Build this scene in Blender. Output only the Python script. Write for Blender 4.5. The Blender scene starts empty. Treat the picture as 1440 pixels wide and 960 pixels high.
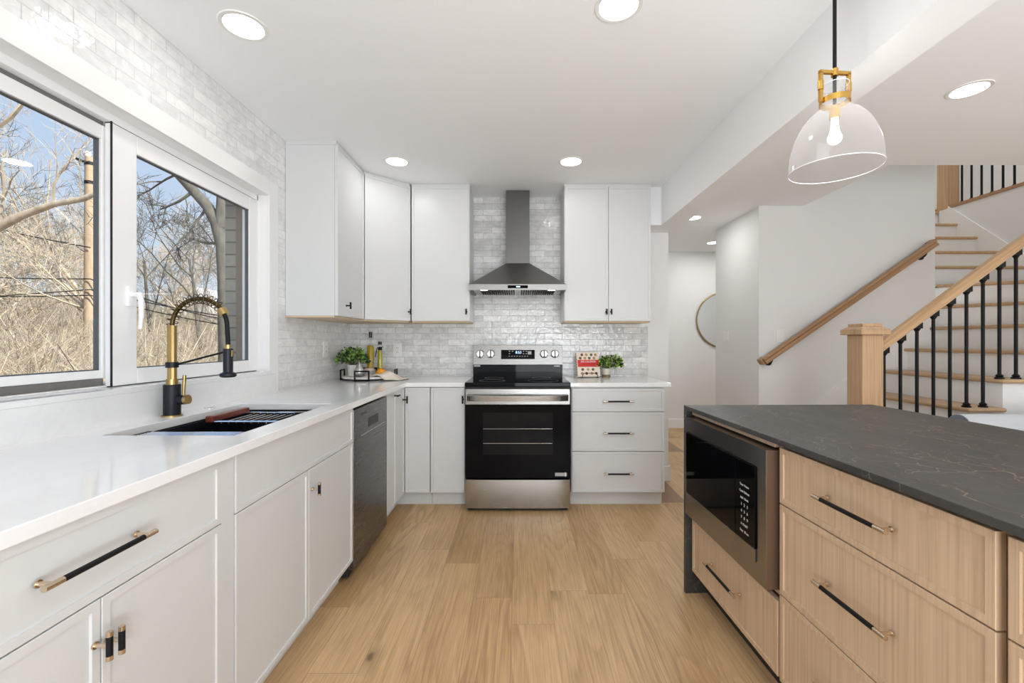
import bpy, math, random
from mathutils import Vector, Matrix, Euler, noise
random.seed(7)
PI = math.pi
SC = bpy.context.scene
COL = SC.collection

# ------------------------------------------------------------------ camera, light, exposure
F, CX, CY = 620.0, 729.0, 480.0          # focal length and vanishing point, in pixels of the 1440x960 frame
H, CEIL, YB, XW, HC = 1.216, 2.476, 3.851, -1.465, 0.915   # eye, ceiling, back wall, left wall, counter
cam_d = bpy.data.cameras.new('camera')
cam_d.sensor_width = 36.0
cam_d.lens = 36.0 * F / 1440.0
cam_d.shift_x = -(CX - 720.0) / 1440.0
cam_d.shift_y = (CY - 480.0) / 1440.0
cam_d.clip_start = 0.05
cam_d.clip_end = 400
cam = bpy.data.objects.new('camera', cam_d)
cam.location = (0, 0, H)
cam.rotation_euler = (PI / 2, 0, 0)
COL.objects.link(cam)
SC.camera = cam

SC.view_settings.view_transform = 'Standard'
SC.view_settings.look = 'None'
SC.view_settings.exposure = 0.04
SC.view_settings.gamma = 1.0
SC.view_settings.use_curve_mapping = False
SC.cycles.use_denoising = True
SC.cycles.max_bounces = 8
SC.cycles.diffuse_bounces = 5
SC.cycles.glossy_bounces = 4
SC.cycles.transparent_max_bounces = 12
SC.cycles.sample_clamp_indirect = 6.0
SC.cycles.caustics_reflective = False
SC.cycles.caustics_refractive = False

W = bpy.data.worlds.new('sky')
SC.world = W
W.use_nodes = True
wn, wl = W.node_tree.nodes, W.node_tree.links
wn.clear()
w_out = wn.new('ShaderNodeOutputWorld')
w_bg = wn.new('ShaderNodeBackground')
w_tc = wn.new('ShaderNodeTexCoord')
w_sep = wn.new('ShaderNodeSeparateXYZ')
w_rmp = wn.new('ShaderNodeValToRGB')
wl.new(w_tc.outputs['Generated'], w_sep.inputs[0])
wl.new(w_sep.outputs['Z'], w_rmp.inputs[0])
w_rmp.color_ramp.elements[0].position = 0.0
w_rmp.color_ramp.elements[0].color = (0.80, 0.87, 0.96, 1)
w_rmp.color_ramp.elements[1].position = 0.55
w_rmp.color_ramp.elements[1].color = (0.36, 0.56, 0.90, 1)
wl.new(w_rmp.outputs[0], w_bg.inputs[0])
w_bg.inputs[1].default_value = 1.0
wl.new(w_bg.outputs[0], w_out.inputs[0])

def lamp(name, kind, loc, energy, color=(1, 1, 1), rot=(0, 0, 0), size=None, size_y=None, parent=None, shape=None):
    d = bpy.data.lights.new(name, kind)
    d.energy = energy
    d.color = color
    if kind == 'AREA':
        d.shape = shape or 'RECTANGLE'
        d.size = size
        if size_y: d.size_y = size_y
    elif kind == 'POINT':
        d.shadow_soft_size = size
    o = bpy.data.objects.new(name, d)
    o.location = loc
    o.rotation_euler = rot
    COL.objects.link(o)
    if parent: o.parent = parent
    return o

sun = lamp('sun', 'SUN', (20, 0, 20), 7.8, (1.0, 0.93, 0.82))
sun.rotation_euler = Vector((-0.80, 0.35, -0.62)).to_track_quat('-Z', 'Y').to_euler()
sun.data.angle = 0.01
# daylight coming through the glazed doors behind the camera, then unseen fill
lamp('daylight_rear', 'AREA', (0.7, -3.15, 1.35), 34, (0.93, 0.965, 1.0), (PI / 2, 0, 0), 3.8, 2.1)
lamp('fill_living', 'AREA', (6.7, 0.6, 1.4), 26, (0.95, 0.975, 1.0), (PI / 2, 0, PI / 2), 3.2, 1.8)  # added fill for hall and stairs, no window stands here
lamp('fill_upstairs', 'AREA', (4.6, 4.6, 4.95), 32, (0.97, 0.985, 1.0), (0, 0, 0), 1.6, 1.6)  # added fill over the stairwell
# unseen uplights added to brighten the ceilings, behind the camera and in the living room
lamp('fill_uplight', 'AREA', (0.95, -1.35, 0.9), 110, (0.92, 0.962, 1.0), (PI - 0.55, 0, 0), 2.0, 2.0)
lamp('fill_uplight_living', 'AREA', (3.6, 0.2, 1.0), 20, (0.94, 0.972, 1.0), (PI - 0.2, 0, 0), 2.4, 2.4)
CAN_POWER = 1.4

# ------------------------------------------------------------------ mesh helpers
class G:
    """collects shapes into one mesh; every face carries a material slot"""
    def __init__(s):
        s.v, s.f, s.m = [], [], []
        s.M = Matrix.Identity(4)
        s.slot = 0
    def add(s, vs, fs):
        b = len(s.v)
        s.v += [tuple(s.M @ Vector(p)) for p in vs]
        for f in fs:
            s.f.append(tuple(b + i for i in f)); s.m.append(s.slot)
        return s
    def box(s, x0, x1, y0, y1, z0, z1):
        x0, x1 = min(x0, x1), max(x0, x1); y0, y1 = min(y0, y1), max(y0, y1); z0, z1 = min(z0, z1), max(z0, z1)
        return s.add([(x0, y0, z0), (x1, y0, z0), (x1, y1, z0), (x0, y1, z0), (x0, y0, z1), (x1, y0, z1), (x1, y1, z1), (x0, y1, z1)],
                     [(0, 3, 2, 1), (4, 5, 6, 7), (0, 1, 5, 4), (1, 2, 6, 5), (2, 3, 7, 6), (3, 0, 4, 7)])
    def tube(s, pts, r, n=10, cap=True, closed=False):
        pts = [Vector(p) for p in pts]
        k = len(pts)
        rs = r if isinstance(r, (list, tuple)) else [r] * k
        vs, fs = [], []
        prev = None
        for i, p in enumerate(pts):
            if closed: t = pts[(i + 1) % k] - pts[i - 1]
            else: t = pts[min(i + 1, k - 1)] - pts[max(i - 1, 0)]
            t = t.normalized() if t.length > 1e-9 else Vector((0, 0, 1))
            if prev is None:
                a = Vector((0, 0, 1)) if abs(t.z) < 0.9 else Vector((1, 0, 0))
                u = t.cross(a).normalized()
            else:
                u = prev - t * prev.dot(t)
                u = u.normalized() if u.length > 1e-6 else t.orthogonal().normalized()
            prev = u
            w = t.cross(u)
            for j in range(n):
                a = 2 * PI * j / n
                vs.append(p + (u * math.cos(a) + w * math.sin(a)) * rs[i])
        for i in range(k if closed else k - 1):
            i2 = (i + 1) % k
            for j in range(n):
                j2 = (j + 1) % n
                fs.append((i * n + j, i * n + j2, i2 * n + j2, i2 * n + j))
        if cap and not closed:
            fs.append(tuple(range(n - 1, -1, -1)))
            fs.append(tuple((k - 1) * n + j for j in range(n)))
        return s.add(vs, fs)
    def cyl(s, p0, p1, r0, r1=None, n=20):
        return s.tube([p0, p1], [r0, r0 if r1 is None else r1], n)
    def lathe(s, prof, n=32, c=(0, 0, 0), cap=False):
        vs, fs = [], []
        for r, z in prof:
            for j in range(n):
                a = 2 * PI * j / n
                vs.append((c[0] + r * math.cos(a), c[1] + r * math.sin(a), c[2] + z))
        for i in range(len(prof) - 1):
            for j in range(n):
                j2 = (j + 1) % n
                fs.append((i * n + j, i * n + j2, (i + 1) * n + j2, (i + 1) * n + j))
        if cap:
            fs.append(tuple(range(n - 1, -1, -1)))
            fs.append(tuple((len(prof) - 1) * n + j for j in range(n)))
        return s.add(vs, fs)
    def ball(s, c, r, sc=(1, 1, 1), n=16, m=10):
        prof = [(max(1e-4, math.sin(PI * i / m)), -math.cos(PI * i / m)) for i in range(m + 1)]
        vs, fs = [], []
        for pr, pz in prof:
            for j in range(n):
                a = 2 * PI * j / n
                vs.append((c[0] + r * sc[0] * pr * math.cos(a), c[1] + r * sc[1] * pr * math.sin(a), c[2] + r * sc[2] * pz))
        for i in range(m):
            for j in range(n):
                j2 = (j + 1) % n
                fs.append((i * n + j, i * n + j2, (i + 1) * n + j2, (i + 1) * n + j))
        return s.add(vs, fs)
    def prism(s, poly, axis, lo, hi):
        """poly of 2d points in the two other axes (in xyz order), pushed along axis"""
        k = len(poly)
        def P(a, b, c):
            return {'x': (c, a, b), 'y': (a, c, b), 'z': (a, b, c)}[axis]
        vs = [P(a, b, lo) for a, b in poly] + [P(a, b, hi) for a, b in poly]
        fs = [tuple(range(k - 1, -1, -1)), tuple(range(k, 2 * k))]
        for i in range(k):
            j = (i + 1) % k
            fs.append((i, j, k + j, k + i))
        return s.add(vs, fs)
    def front(s, x0, x1, z0, z1, y=0.0, t=0.02, fw=0.018, d=0.0045, ch=0.0012):
        """slim shaker front looking along -y: thin frame around a recessed flat panel"""
        def R(a, yy): return [(x0 + a, yy, z0 + a), (x1 - a, yy, z0 + a), (x1 - a, yy, z1 - a), (x0 + a, yy, z1 - a)]
        e = 0.0012
        vs = R(0, y + t) + R(0, y + e) + R(e, y) + R(fw, y) + R(fw + ch, y + d)
        fs = [(3, 2, 1, 0)]
        for L in range(4):
            for i in range(4):
                j = (i + 1) % 4
                fs.append((L * 4 + i, L * 4 + j, L * 4 + 4 + j, L * 4 + 4 + i))
        fs.append((16, 17, 18, 19))
        return s.add(vs, fs)
    def obj(s, name, mats, parent=None, smooth=None, bevel=0, loc=None, rot=None):
        me = bpy.data.meshes.new(name)
        me.from_pydata(s.v, [], s.f)
        if not isinstance(mats, (list, tuple)): mats = [mats]
        for m in mats: me.materials.append(m)
        if len(mats) > 1:
            me.polygons.foreach_set('material_index', s.m)
        import bmesh
        bm = bmesh.new(); bm.from_mesh(me)
        bmesh.ops.recalc_face_normals(bm, faces=bm.faces)
        bm.to_mesh(me); bm.free()
        if smooth is not None:
            me.shade_smooth()
            me.set_sharp_from_angle(angle=math.radians(smooth))
        me.update()
        o = bpy.data.objects.new(name, me)
        COL.objects.link(o)
        if parent: o.parent = parent
        if loc: o.location = loc
        if rot: o.rotation_euler = rot
        if bevel:
            b = o.modifiers.new('bevel', 'BEVEL')
            b.width = bevel; b.segments = 2; b.limit_method = 'ANGLE'; b.angle_limit = math.radians(40)
        return o

def tag(o, label, cat, group=None, kind=None):
    o['label'] = label
    o['category'] = cat
    if group: o['group'] = group
    if kind: o['kind'] = kind
    return o
def thing(name, label, cat, loc=(0, 0, 0), rz=0.0, group=None):
    o = bpy.data.objects.new(name, None)
    o.empty_display_size = 0.1
    COL.objects.link(o)
    o.location = loc
    o.rotation_euler = (0, 0, rz)
    return tag(o, label, cat, group)
def struct(o, label=None, cat=None):
    o['kind'] = 'structure'
    if label: o['label'] = label
    if cat: o['category'] = cat
    return o
def kids(o): return [c for c in bpy.data.objects if c.parent == o]
def dup(root, loc, rz=None, label=None, group=None, scale=None):
    def cp(o, par):
        c = o.copy(); COL.objects.link(c); c.parent = par
        for k in kids(o): cp(k, c)
        return c
    r = cp(root, None)
    r.location = loc
    if rz is not None: r.rotation_euler = (0, 0, rz)
    if scale: r.scale = (scale,) * 3
    if label: r['label'] = label
    if group: r['group'] = group
    return r
def px(x, y, Y):
    """the point at depth Y that the photograph shows at pixel (x, y)"""
    return Vector(((x - CX) / F * Y, Y, H + (CY - y) / F * Y))

# ------------------------------------------------------------------ materials
def mat(name, col, rough=0.5, metal=0.0, **kw):
    m = bpy.data.materials.new(name); m.use_nodes = True
    b = m.node_tree.nodes['Principled BSDF']
    b.inputs['Base Color'].default_value = (*col, 1)
    b.inputs['Roughness'].default_value = rough
    b.inputs['Metallic'].default_value = metal
    if 'emit' in kw:
        b.inputs['Emission Color'].default_value = (*kw['emit'], 1)
        b.inputs['Emission Strength'].default_value = kw.get('es', 1.0)
    if 'coat' in kw:
        b.inputs['Coat Weight'].default_value = kw['coat']; b.inputs['Coat Roughness'].default_value = 0.05
    if 'spec' in kw: b.inputs['Specular IOR Level'].default_value = kw['spec']
    if 'sheen' in kw: b.inputs['Sheen Weight'].default_value = kw['sheen']
    return m
class N:
    """small node-graph builder on a material"""
    def __init__(s, m):
        s.t = m.node_tree; s.n = s.t.nodes; s.l = s.t.links; s.b = s.n['Principled BSDF']
    def new(s, t, **kw):
        n = s.n.new(t)
        for k, v in kw.items(): setattr(n, k, v)
        return n
    def link(s, a, b): s.l.new(a, b)
    def co(s, which='Object'): return s.new('ShaderNodeTexCoord').outputs[which]
    def sep(s, v):
        n = s.new('ShaderNodeSeparateXYZ'); s.link(v, n.inputs[0]); return n.outputs
    def comb(s, x, y, z=0.0):
        n = s.new('ShaderNodeCombineXYZ')
        for i, a in enumerate((x, y, z)):
            if isinstance(a, (int, float)): n.inputs[i].default_value = a
            else: s.link(a, n.inputs[i])
        return n.outputs[0]
    def math(s, op, a, b=0.0, c=None):
        n = s.new('ShaderNodeMath', operation=op)
        for i, q in enumerate((a, b, c)):
            if q is None: continue
            if isinstance(q, (int, float)): n.inputs[i].default_value = q
            else: s.link(q, n.inputs[i])
        return n.outputs[0]
    def mapping(s, v, scale=(1, 1, 1), loc=(0, 0, 0), rot=(0, 0, 0)):
        n = s.new('ShaderNodeMapping')
        n.inputs['Scale'].default_value = scale; n.inputs['Location'].default_value = loc; n.inputs['Rotation'].default_value = rot
        s.link(v, n.inputs[0]); return n.outputs[0]
    def noise(s, v, scale=5, detail=3, rough=0.5, dist=0.0, color=False):
        n = s.new('ShaderNodeTexNoise')
        n.inputs['Scale'].default_value = scale; n.inputs['Detail'].default_value = detail
        n.inputs['Roughness'].default_value = rough; n.inputs['Distortion'].default_value = dist
        s.link(v, n.inputs['Vector']); return n.outputs['Color' if color else 'Fac']
    def ramp(s, v, stops):
        n = s.new('ShaderNodeValToRGB'); e = n.color_ramp.elements
        while len(e) < len(stops): e.new(0.5)
        for i, (p, c) in enumerate(stops):
            e[i].position = p
            e[i].color = (c, c, c, 1) if isinstance(c, (int, float)) else (*c, 1)
        s.link(v, n.inputs[0]); return n.outputs[0]
    def mix(s, fac, a, b, mode='MIX'):
        n = s.new('ShaderNodeMix', data_type='RGBA', blend_type=mode)
        def put(sock, q):
            if isinstance(q, (int, float)): sock.default_value = q
            elif isinstance(q, tuple): sock.default_value = (*q, 1)
            else: s.link(q, sock)
        put(n.inputs[0], fac); put(n.inputs[6], a); put(n.inputs[7], b)
        return n.outputs[2]
    def bump(s, h, strength=0.2, dist=0.01):
        n = s.new('ShaderNodeBump')
        n.inputs['Strength'].default_value = strength; n.inputs['Distance'].default_value = dist
        s.link(h, n.inputs['Height']); s.link(n.outputs[0], s.b.inputs['Normal'])
        return n
    def base(s, c): s.link(c, s.b.inputs['Base Color'])
    def rough(s, c): s.link(c, s.b.inputs['Roughness'])

def paint(name, col, rough=0.55, bump=0.04):
    m = mat(name, col, rough); n = N(m)
    n.bump(n.noise(n.co(), 160, 2), bump, 0.002)
    return m
M_wall = paint('wall_paint', (0.79, 0.795, 0.79))
M_ceil = paint('ceiling_paint', (0.91, 0.925, 0.94), 0.8)
M_trim = paint('trim_paint', (0.86, 0.86, 0.85), 0.35, 0.01)
M_cab = paint('white_lacquer', (0.665, 0.675, 0.675), 0.32, 0.008)
M_ply = mat('birch_ply', (0.62, 0.48, 0.33), 0.5)
M_vinyl = mat('white_vinyl', (0.88, 0.88, 0.88), 0.3)
M_black = mat('black_metal', (0.007, 0.007, 0.008), 0.5, spec=0.22)
M_navy = mat('blued_black_metal', (0.010, 0.012, 0.019), 0.42, spec=0.3)
M_rubber = mat('black_rubber', (0.01, 0.01, 0.01), 0.6)
M_brass = mat('brushed_brass', (0.46, 0.33, 0.14), 0.32, 1.0)
M_bronze = mat('dark_bronze', (0.10, 0.07, 0.03), 0.35, 1.0)
M_gold = mat('satin_gold', (0.70, 0.42, 0.10), 0.22, 1.0)
M_champ = mat('champagne_bronze', (0.68, 0.56, 0.43), 0.27, 1.0)
M_chrome = mat('chrome', (0.8, 0.8, 0.8), 0.08, 1.0)
M_bglass = mat('black_glass', (0.003, 0.003, 0.004), 0.04, spec=0.10)
M_bplast = mat('black_plastic', (0.012, 0.012, 0.014), 0.35)
M_dark = mat('dark_gap', (0.02, 0.018, 0.016), 0.7)
M_plate = mat('white_plastic', (0.84, 0.84, 0.82), 0.3)
M_lens = mat('lit_lens', (0.9, 0.9, 0.9), 0.5, emit=(1.0, 0.98, 0.95), es=5.0)
M_bulb = mat('lit_bulb', (0.95, 0.95, 0.95), 0.3, emit=(1.0, 0.97, 0.93), es=1.6)
M_led = mat('lit_led', (0.9, 0.9, 0.9), 0.3, emit=(1.0, 0.98, 0.93), es=10.0)
M_digit = mat('lit_digits', (0.3, 0.5, 0.9), 0.4, emit=(0.55, 0.72, 1.0), es=1.6)
M_print = mat('grey_print', (0.45, 0.45, 0.45), 0.5)
M_printw = mat('white_print', (0.78, 0.78, 0.78), 0.5)
M_printd = mat('dark_print', (0.03, 0.03, 0.03), 0.5)

def steel(name, col, rough, axis=0, aniso=0.5):
    m = mat(name, col, rough, 1.0); n = N(m)
    sc = [14, 14, 14]; sc[axis] = 0.4
    g = n.noise(n.mapping(n.co(), tuple(16 * q for q in sc)), 1.0, 2)
    n.rough(n.ramp(g, [(0.2, rough - 0.05), (0.8, rough + 0.07)]))
    n.bump(g, 0.012, 0.001)
    return m
M_steel = steel('brushed_steel', (0.42, 0.415, 0.405), 0.22)
M_steeld = steel('dark_reflection_steel', (0.16, 0.155, 0.145), 0.28)  # base lowered, the dishwasher's dark reflections are put into the colour
M_steelb = steel('panel_steel', (0.27, 0.265, 0.255), 0.26)
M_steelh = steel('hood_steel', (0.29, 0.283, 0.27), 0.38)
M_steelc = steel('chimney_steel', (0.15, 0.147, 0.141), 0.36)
M_steelm = mat('microwave_steel', (0.34, 0.335, 0.33), 0.24, 1.0)

def thin_glass(name, tint=(1, 1, 1), refl=0.06, edge=0.0):
    m = bpy.data.materials.new(name); m.use_nodes = True
    t = m.node_tree; t.nodes.clear()
    o = t.nodes.new('ShaderNodeOutputMaterial'); mx = t.nodes.new('ShaderNodeMixShader')
    tr = t.nodes.new('ShaderNodeBsdfTransparent'); gl = t.nodes.new('ShaderNodeBsdfGlossy')
    lw = t.nodes.new('ShaderNodeLayerWeight')
    pw = t.nodes.new('ShaderNodeMath'); pw.operation = 'POWER'; pw.inputs[1].default_value = 5.0
    fr = t.nodes.new('ShaderNodeMath'); fr.operation = 'MULTIPLY_ADD'; fr.inputs[1].default_value = 0.55; fr.inputs[2].default_value = refl * 0.6
    t.links.new(lw.outputs['Facing'], pw.inputs[0]); t.links.new(pw.outputs[0], fr.inputs[0])
    tr.inputs[0].default_value = (*tint, 1); gl.inputs[1].default_value = 0.0
    t.links.new(fr.outputs[0], mx.inputs[0]); t.links.new(tr.outputs[0], mx.inputs[1]); t.links.new(gl.outputs[0], mx.inputs[2])
    if edge > 0:
        df = t.nodes.new('ShaderNodeBsdfTranslucent'); df.inputs[0].default_value = (0.95, 0.95, 0.97, 1)
        m2 = t.nodes.new('ShaderNodeMixShader'); m2.inputs[0].default_value = edge
        t.links.new(mx.outputs[0], m2.inputs[1]); t.links.new(df.outputs[0], m2.inputs[2])
        t.links.new(m2.outputs[0], o.inputs[0])
    else:
        t.links.new(mx.outputs[0], o.inputs[0])
    return m
M_pane = thin_glass('window_glass', (0.97, 0.985, 0.98))
M_shade = thin_glass('clear_shade_glass', (0.95, 0.955, 0.97), edge=0.15)
M_rim = mat('glass_rim', (0.92, 0.92, 0.94), 0.1, spec=0.8)
M_bottle = thin_glass('bottle_glass', (0.93, 0.95, 0.92))
M_mirror = mat('mirror_glass', (0.85, 0.87, 0.87), 0.01, 1.0)

def quartz():
    m = mat('white_quartz', (0.82, 0.82, 0.82), 0.1); n = N(m)
    c = n.co()
    a = n.noise(c, 2.2, 6, 0.6, 1.5)
    v = n.ramp(a, [(0.46, (0.84, 0.845, 0.85)), (0.50, (0.815, 0.82, 0.825)), (0.54, (0.84, 0.845, 0.85))])
    n.base(v)
    return m
M_quartz = quartz()

def stone():
    m = mat('dark_veined_stone', (0.07, 0.068, 0.064), 0.42); n = N(m)
    c = n.co()
    w = n.noise(n.mapping(c, (1.2, 1.2, 1.2)), 1.6, 5, 0.6, color=True)
    wv = n.new('ShaderNodeVectorMath', operation='MULTIPLY_ADD')
    n.link(w, wv.inputs[0]); wv.inputs[1].default_value = (0.55, 0.55, 0.55); n.link(c, wv.inputs[2])
    def vein(scale, width, rot, sx):
        v = n.new('ShaderNodeTexVoronoi', feature='DISTANCE_TO_EDGE')
        v.inputs['Scale'].default_value = scale
        n.link(n.mapping(wv.outputs[0], (sx, 1.0, 1.0), rot=(0, 0, rot)), v.inputs['Vector'])
        return n.ramp(v.outputs['Distance'], [(0.0, 1.0), (width, 0.0)])
    breaks = n.ramp(n.noise(c, 2.6, 3), [(0.45, 0.0), (0.62, 1.0)])
    v1 = n.math('MULTIPLY', vein(2.1, 0.010, 0.75, 2.6), breaks)
    v2 = n.math('MULTIPLY', vein(5.0, 0.016, 0.95, 3.2), n.ramp(n.noise(c, 3.4, 3), [(0.42, 0.0), (0.62, 0.9)]))
    cloud = n.ramp(n.noise(n.mapping(c, (2.4, 1, 1), rot=(0, 0, 0.6)), 3.5, 7, 0.65), [(0.3, (0.030, 0.0295, 0.029)), (0.7, (0.064, 0.062, 0.058))])
    col = n.mix(n.math('MULTIPLY', v2, 0.8), cloud, (0.30, 0.265, 0.225))
    col = n.mix(n.math('MULTIPLY', v1, 0.85), col, (0.42, 0.29, 0.18))
    n.base(col)
    n.bump(n.noise(c, 90, 4), 0.12, 0.002)
    return m
M_stone = stone()
M_stone_edge = M_stone

def tile(name, axis, c1=0.86, c2=0.66, veil0=0.80, wave=1.15, mort=0.5):
    """glossy hand-made 2x6 tile in running bond; axis is the wall's horizontal axis"""
    m = mat(name, (0.7, 0.7, 0.69), 0.1); n = N(m)
    x, y, z = n.sep(n.co())
    u = x if axis == 'x' else y
    uv = n.comb(u, z)
    wob = n.noise(n.co(), 9, 2, color=True)
    wv = n.new('ShaderNodeVectorMath', operation='MULTIPLY_ADD')
    n.link(wob, wv.inputs[0]); wv.inputs[1].default_value = (0.003, 0.003, 0); n.link(uv, wv.inputs[2])
    b = n.new('ShaderNodeTexBrick', offset=0.5)
    n.link(wv.outputs[0], b.inputs['Vector'])
    b.inputs['Scale'].default_value = 1.0
    b.inputs['Brick Width'].default_value = 0.153
    b.inputs['Row Height'].default_value = 0.0515
    b.inputs['Mortar Size'].default_value = 0.0021
    b.inputs['Mortar Smooth'].default_value = 0.25
    b.inputs['Color1'].default_value = (c1, c1, c1 * 0.985, 1)
    b.inputs['Color2'].default_value = (c2, c2 * 1.005, c2, 1)
    b.inputs['Mortar'].default_value = (mort, mort, mort * 0.99, 1)
    veil = n.ramp(n.noise(n.mapping(n.co(), (1, 1, 1.6)), 16, 6, 0.65, 0.8), [(0.34, (veil0, veil0 * 1.005, veil0 * 1.01)), (0.60, (1, 1, 1))])
    n.base(n.mix(1.0, b.outputs['Color'], veil, 'MULTIPLY'))
    n.rough(n.ramp(b.outputs['Fac'], [(0.0, 0.09), (1.0, 0.55)]))
    h = n.math('ADD', n.math('MULTIPLY', b.outputs['Fac'], -0.55), n.math('MULTIPLY', n.noise(n.co(), 26, 2, 0.5), wave))
    h = n.math('ADD', h, n.math('MULTIPLY', n.sep(b.outputs['Color'])[0], 0.0))
    n.bump(h, 0.42, 0.006)
    return m
M_tile_b = tile('glossy_tile_back', 'x', 0.90, 0.68, 0.78, 1.5, 0.52)
M_tile_l = tile('glossy_tile_left', 'y', 0.92, 0.80, 0.84, 1.0, 0.66)

def oak(name, lo, hi, axis, across=46, rough=0.45, var=0.25):
    m = mat(name, hi, rough); n = N(m)
    sc = [across] * 3; sc[axis] = 1.6
    c = n.co()
    oi = n.new('ShaderNodeObjectInfo')
    cv = n.new('ShaderNodeVectorMath', operation='ADD')
    n.link(c, cv.inputs[0]); n.link(n.comb(n.math('MULTIPLY', oi.outputs['Random'], 7.0), n.math('MULTIPLY', oi.outputs['Random'], 3.0), 0.0), cv.inputs[1])
    g = n.noise(n.mapping(cv.outputs[0], tuple(sc)), 1.0, 6, 0.62, 0.35)
    sc2 = [9] * 3; sc2[axis] = 0.9
    g2 = n.noise(n.mapping(cv.outputs[0], tuple(sc2)), 1.0, 3, 0.5, 0.6)
    col = n.ramp(g, [(0.28, lo), (0.55, hi), (0.8, tuple(min(1, q * 1.12) for q in hi))])
    col = n.mix(var, col, n.ramp(g2, [(0.3, lo), (0.7, hi)]))
    n.base(col)
    n.bump(g, 0.10, 0.002)
    return m
M_oak = oak('rift_oak_vertical', (0.48, 0.335, 0.215), (0.625, 0.455, 0.305), 2, 120, var=0.1)
M_oakh = oak('rift_oak_dark_edge', (0.17, 0.10, 0.055), (0.30, 0.19, 0.11), 0, 70)
M_rail = oak('stair_oak_along', (0.40, 0.235, 0.115), (0.60, 0.40, 0.22), 0, 60)
M_rail_d = oak('wall_rail_oak', (0.27, 0.145, 0.065), (0.41, 0.24, 0.12), 0, 60)
M_newel = oak('stair_oak_upright', (0.42, 0.25, 0.13), (0.60, 0.40, 0.235), 2, 60)
M_tread = oak('stair_oak_tread', (0.40, 0.25, 0.135), (0.56, 0.38, 0.22), 1, 60)

def planks():
    m = mat('oak_floorboards', (0.5, 0.33, 0.18), 0.36); n = N(m)
    x, y, z = n.sep(n.co())
    PW, PL = 0.186, 1.35
    xs = n.math('DIVIDE', n.math('ADD', x, 0.03), PW)
    row = n.math('FLOOR', xs)
    wn1 = n.new('ShaderNodeTexWhiteNoise', noise_dimensions='1D'); n.link(row, wn1.inputs['W'])
    ys = n.math('DIVIDE', n.math('ADD', y, n.math('MULTIPLY', wn1.outputs['Value'], 3.7)), PL)
    seg = n.math('FLOOR', ys)
    wn2 = n.new('ShaderNodeTexWhiteNoise', noise_dimensions='2D'); n.link(n.comb(row, seg), wn2.inputs['Vector'])
    rnd = wn2.outputs['Value']
    fx = n.math('FRACT', xs); fy = n.math('FRACT', ys)
    ex = n.math('MULTIPLY', n.math('MINIMUM', fx, n.math('SUBTRACT', 1.0, fx)), PW)
    ey = n.math('MULTIPLY', n.math('MINIMUM', fy, n.math('SUBTRACT', 1.0, fy)), PL)
    ed = n.math('MINIMUM', ex, ey)
    seam = n.ramp(n.math('MULTIPLY', ed, 100.0), [(0.05, 1.0), (0.20, 0.0)])
    # each board has its own stretch of grain
    gx = n.math('ADD', x, n.math('MULTIPLY', rnd, 37.0)); gy = n.math('ADD', y, n.math('MULTIPLY', rnd, 91.0))
    gv = n.comb(gx, gy, n.math('MULTIPLY', rnd, 13.0))
    # cathedral figure: contour lines of a smooth field stretched along the board
    fld = n.noise(n.mapping(gv, (5.5, 0.75, 1)), 1.0, 1, 0.4, 0.3)
    lines = n.math('FRACT', n.math('MULTIPLY', fld, 13.0))
    lines = n.ramp(lines, [(0.0, 1.0), (0.30, 0.35), (0.85, 0.0), (1.0, 1.0)])
    where = n.ramp(n.noise(n.mapping(gv, (3.0, 0.6, 1)), 1.0, 2), [(0.40, 0.15), (0.62, 1.0)])
    fine = n.noise(n.mapping(gv, (150, 4.0, 1)), 1.0, 4, 0.6, 0.1)
    blot = n.noise(n.mapping(gv, (6, 1.6, 1)), 1.0, 4, 0.6)
    tone = n.ramp(rnd, [(0.0, (0.50, 0.32, 0.15)), (0.3, (0.60, 0.395, 0.20)), (0.7, (0.69, 0.48, 0.265)), (0.90, (0.57, 0.37, 0.19)), (0.94, (0.34, 0.215, 0.12)), (1.0, (0.30, 0.18, 0.10))])
    col = n.mix(1.0, tone, n.ramp(fine, [(0.30, (0.78, 0.75, 0.71)), (0.62, (1.06, 1.06, 1.05))]), 'MULTIPLY')
    col = n.mix(1.0, col, n.ramp(blot, [(0.3, (0.86, 0.83, 0.79)), (0.6, (1.03, 1.03, 1.03))]), 'MULTIPLY')
    col = n.mix(n.math('MULTIPLY', n.math('MULTIPLY', lines, where), 0.6), col, n.mix(1.0, col, (0.58, 0.52, 0.44), 'MULTIPLY'))
    vo = n.new('ShaderNodeTexVoronoi', feature='F1'); vo.inputs['Scale'].default_value = 1.0
    kv = n.mapping(gv, (3.4, 1.9, 1))
    kn = n.noise(kv, 5, 2, color=True)
    kw = n.new('ShaderNodeVectorMath', operation='MULTIPLY_ADD')
    n.link(kn, kw.inputs[0]); kw.inputs[1].default_value = (0.09, 0.09, 0); n.link(kv, kw.inputs[2])
    n.link(kw.outputs[0], vo.inputs['Vector'])
    sel = n.ramp(n.sep(vo.outputs['Color'])[0], [(0.50, 0.0), (0.52, 1.0)])
    knot = n.math('MULTIPLY', n.ramp(vo.outputs['Distance'], [(0.025, 1.0), (0.06, 0.40), (0.20, 0.0)]), sel)
    col = n.mix(n.math('MULTIPLY', knot, 0.85), col, (0.12, 0.065, 0.03))
    col = n.mix(n.math('MULTIPLY', seam, 0.5), col, (0.22, 0.13, 0.065))
    n.base(col)
    n.rough(n.ramp(fine, [(0.2, 0.46), (0.8, 0.36)]))
    h = n.math('SUBTRACT', n.math('MULTIPLY', fine, 0.10), seam)
    n.bump(h, 0.14, 0.003)
    return m
M_floor = planks()

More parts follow.
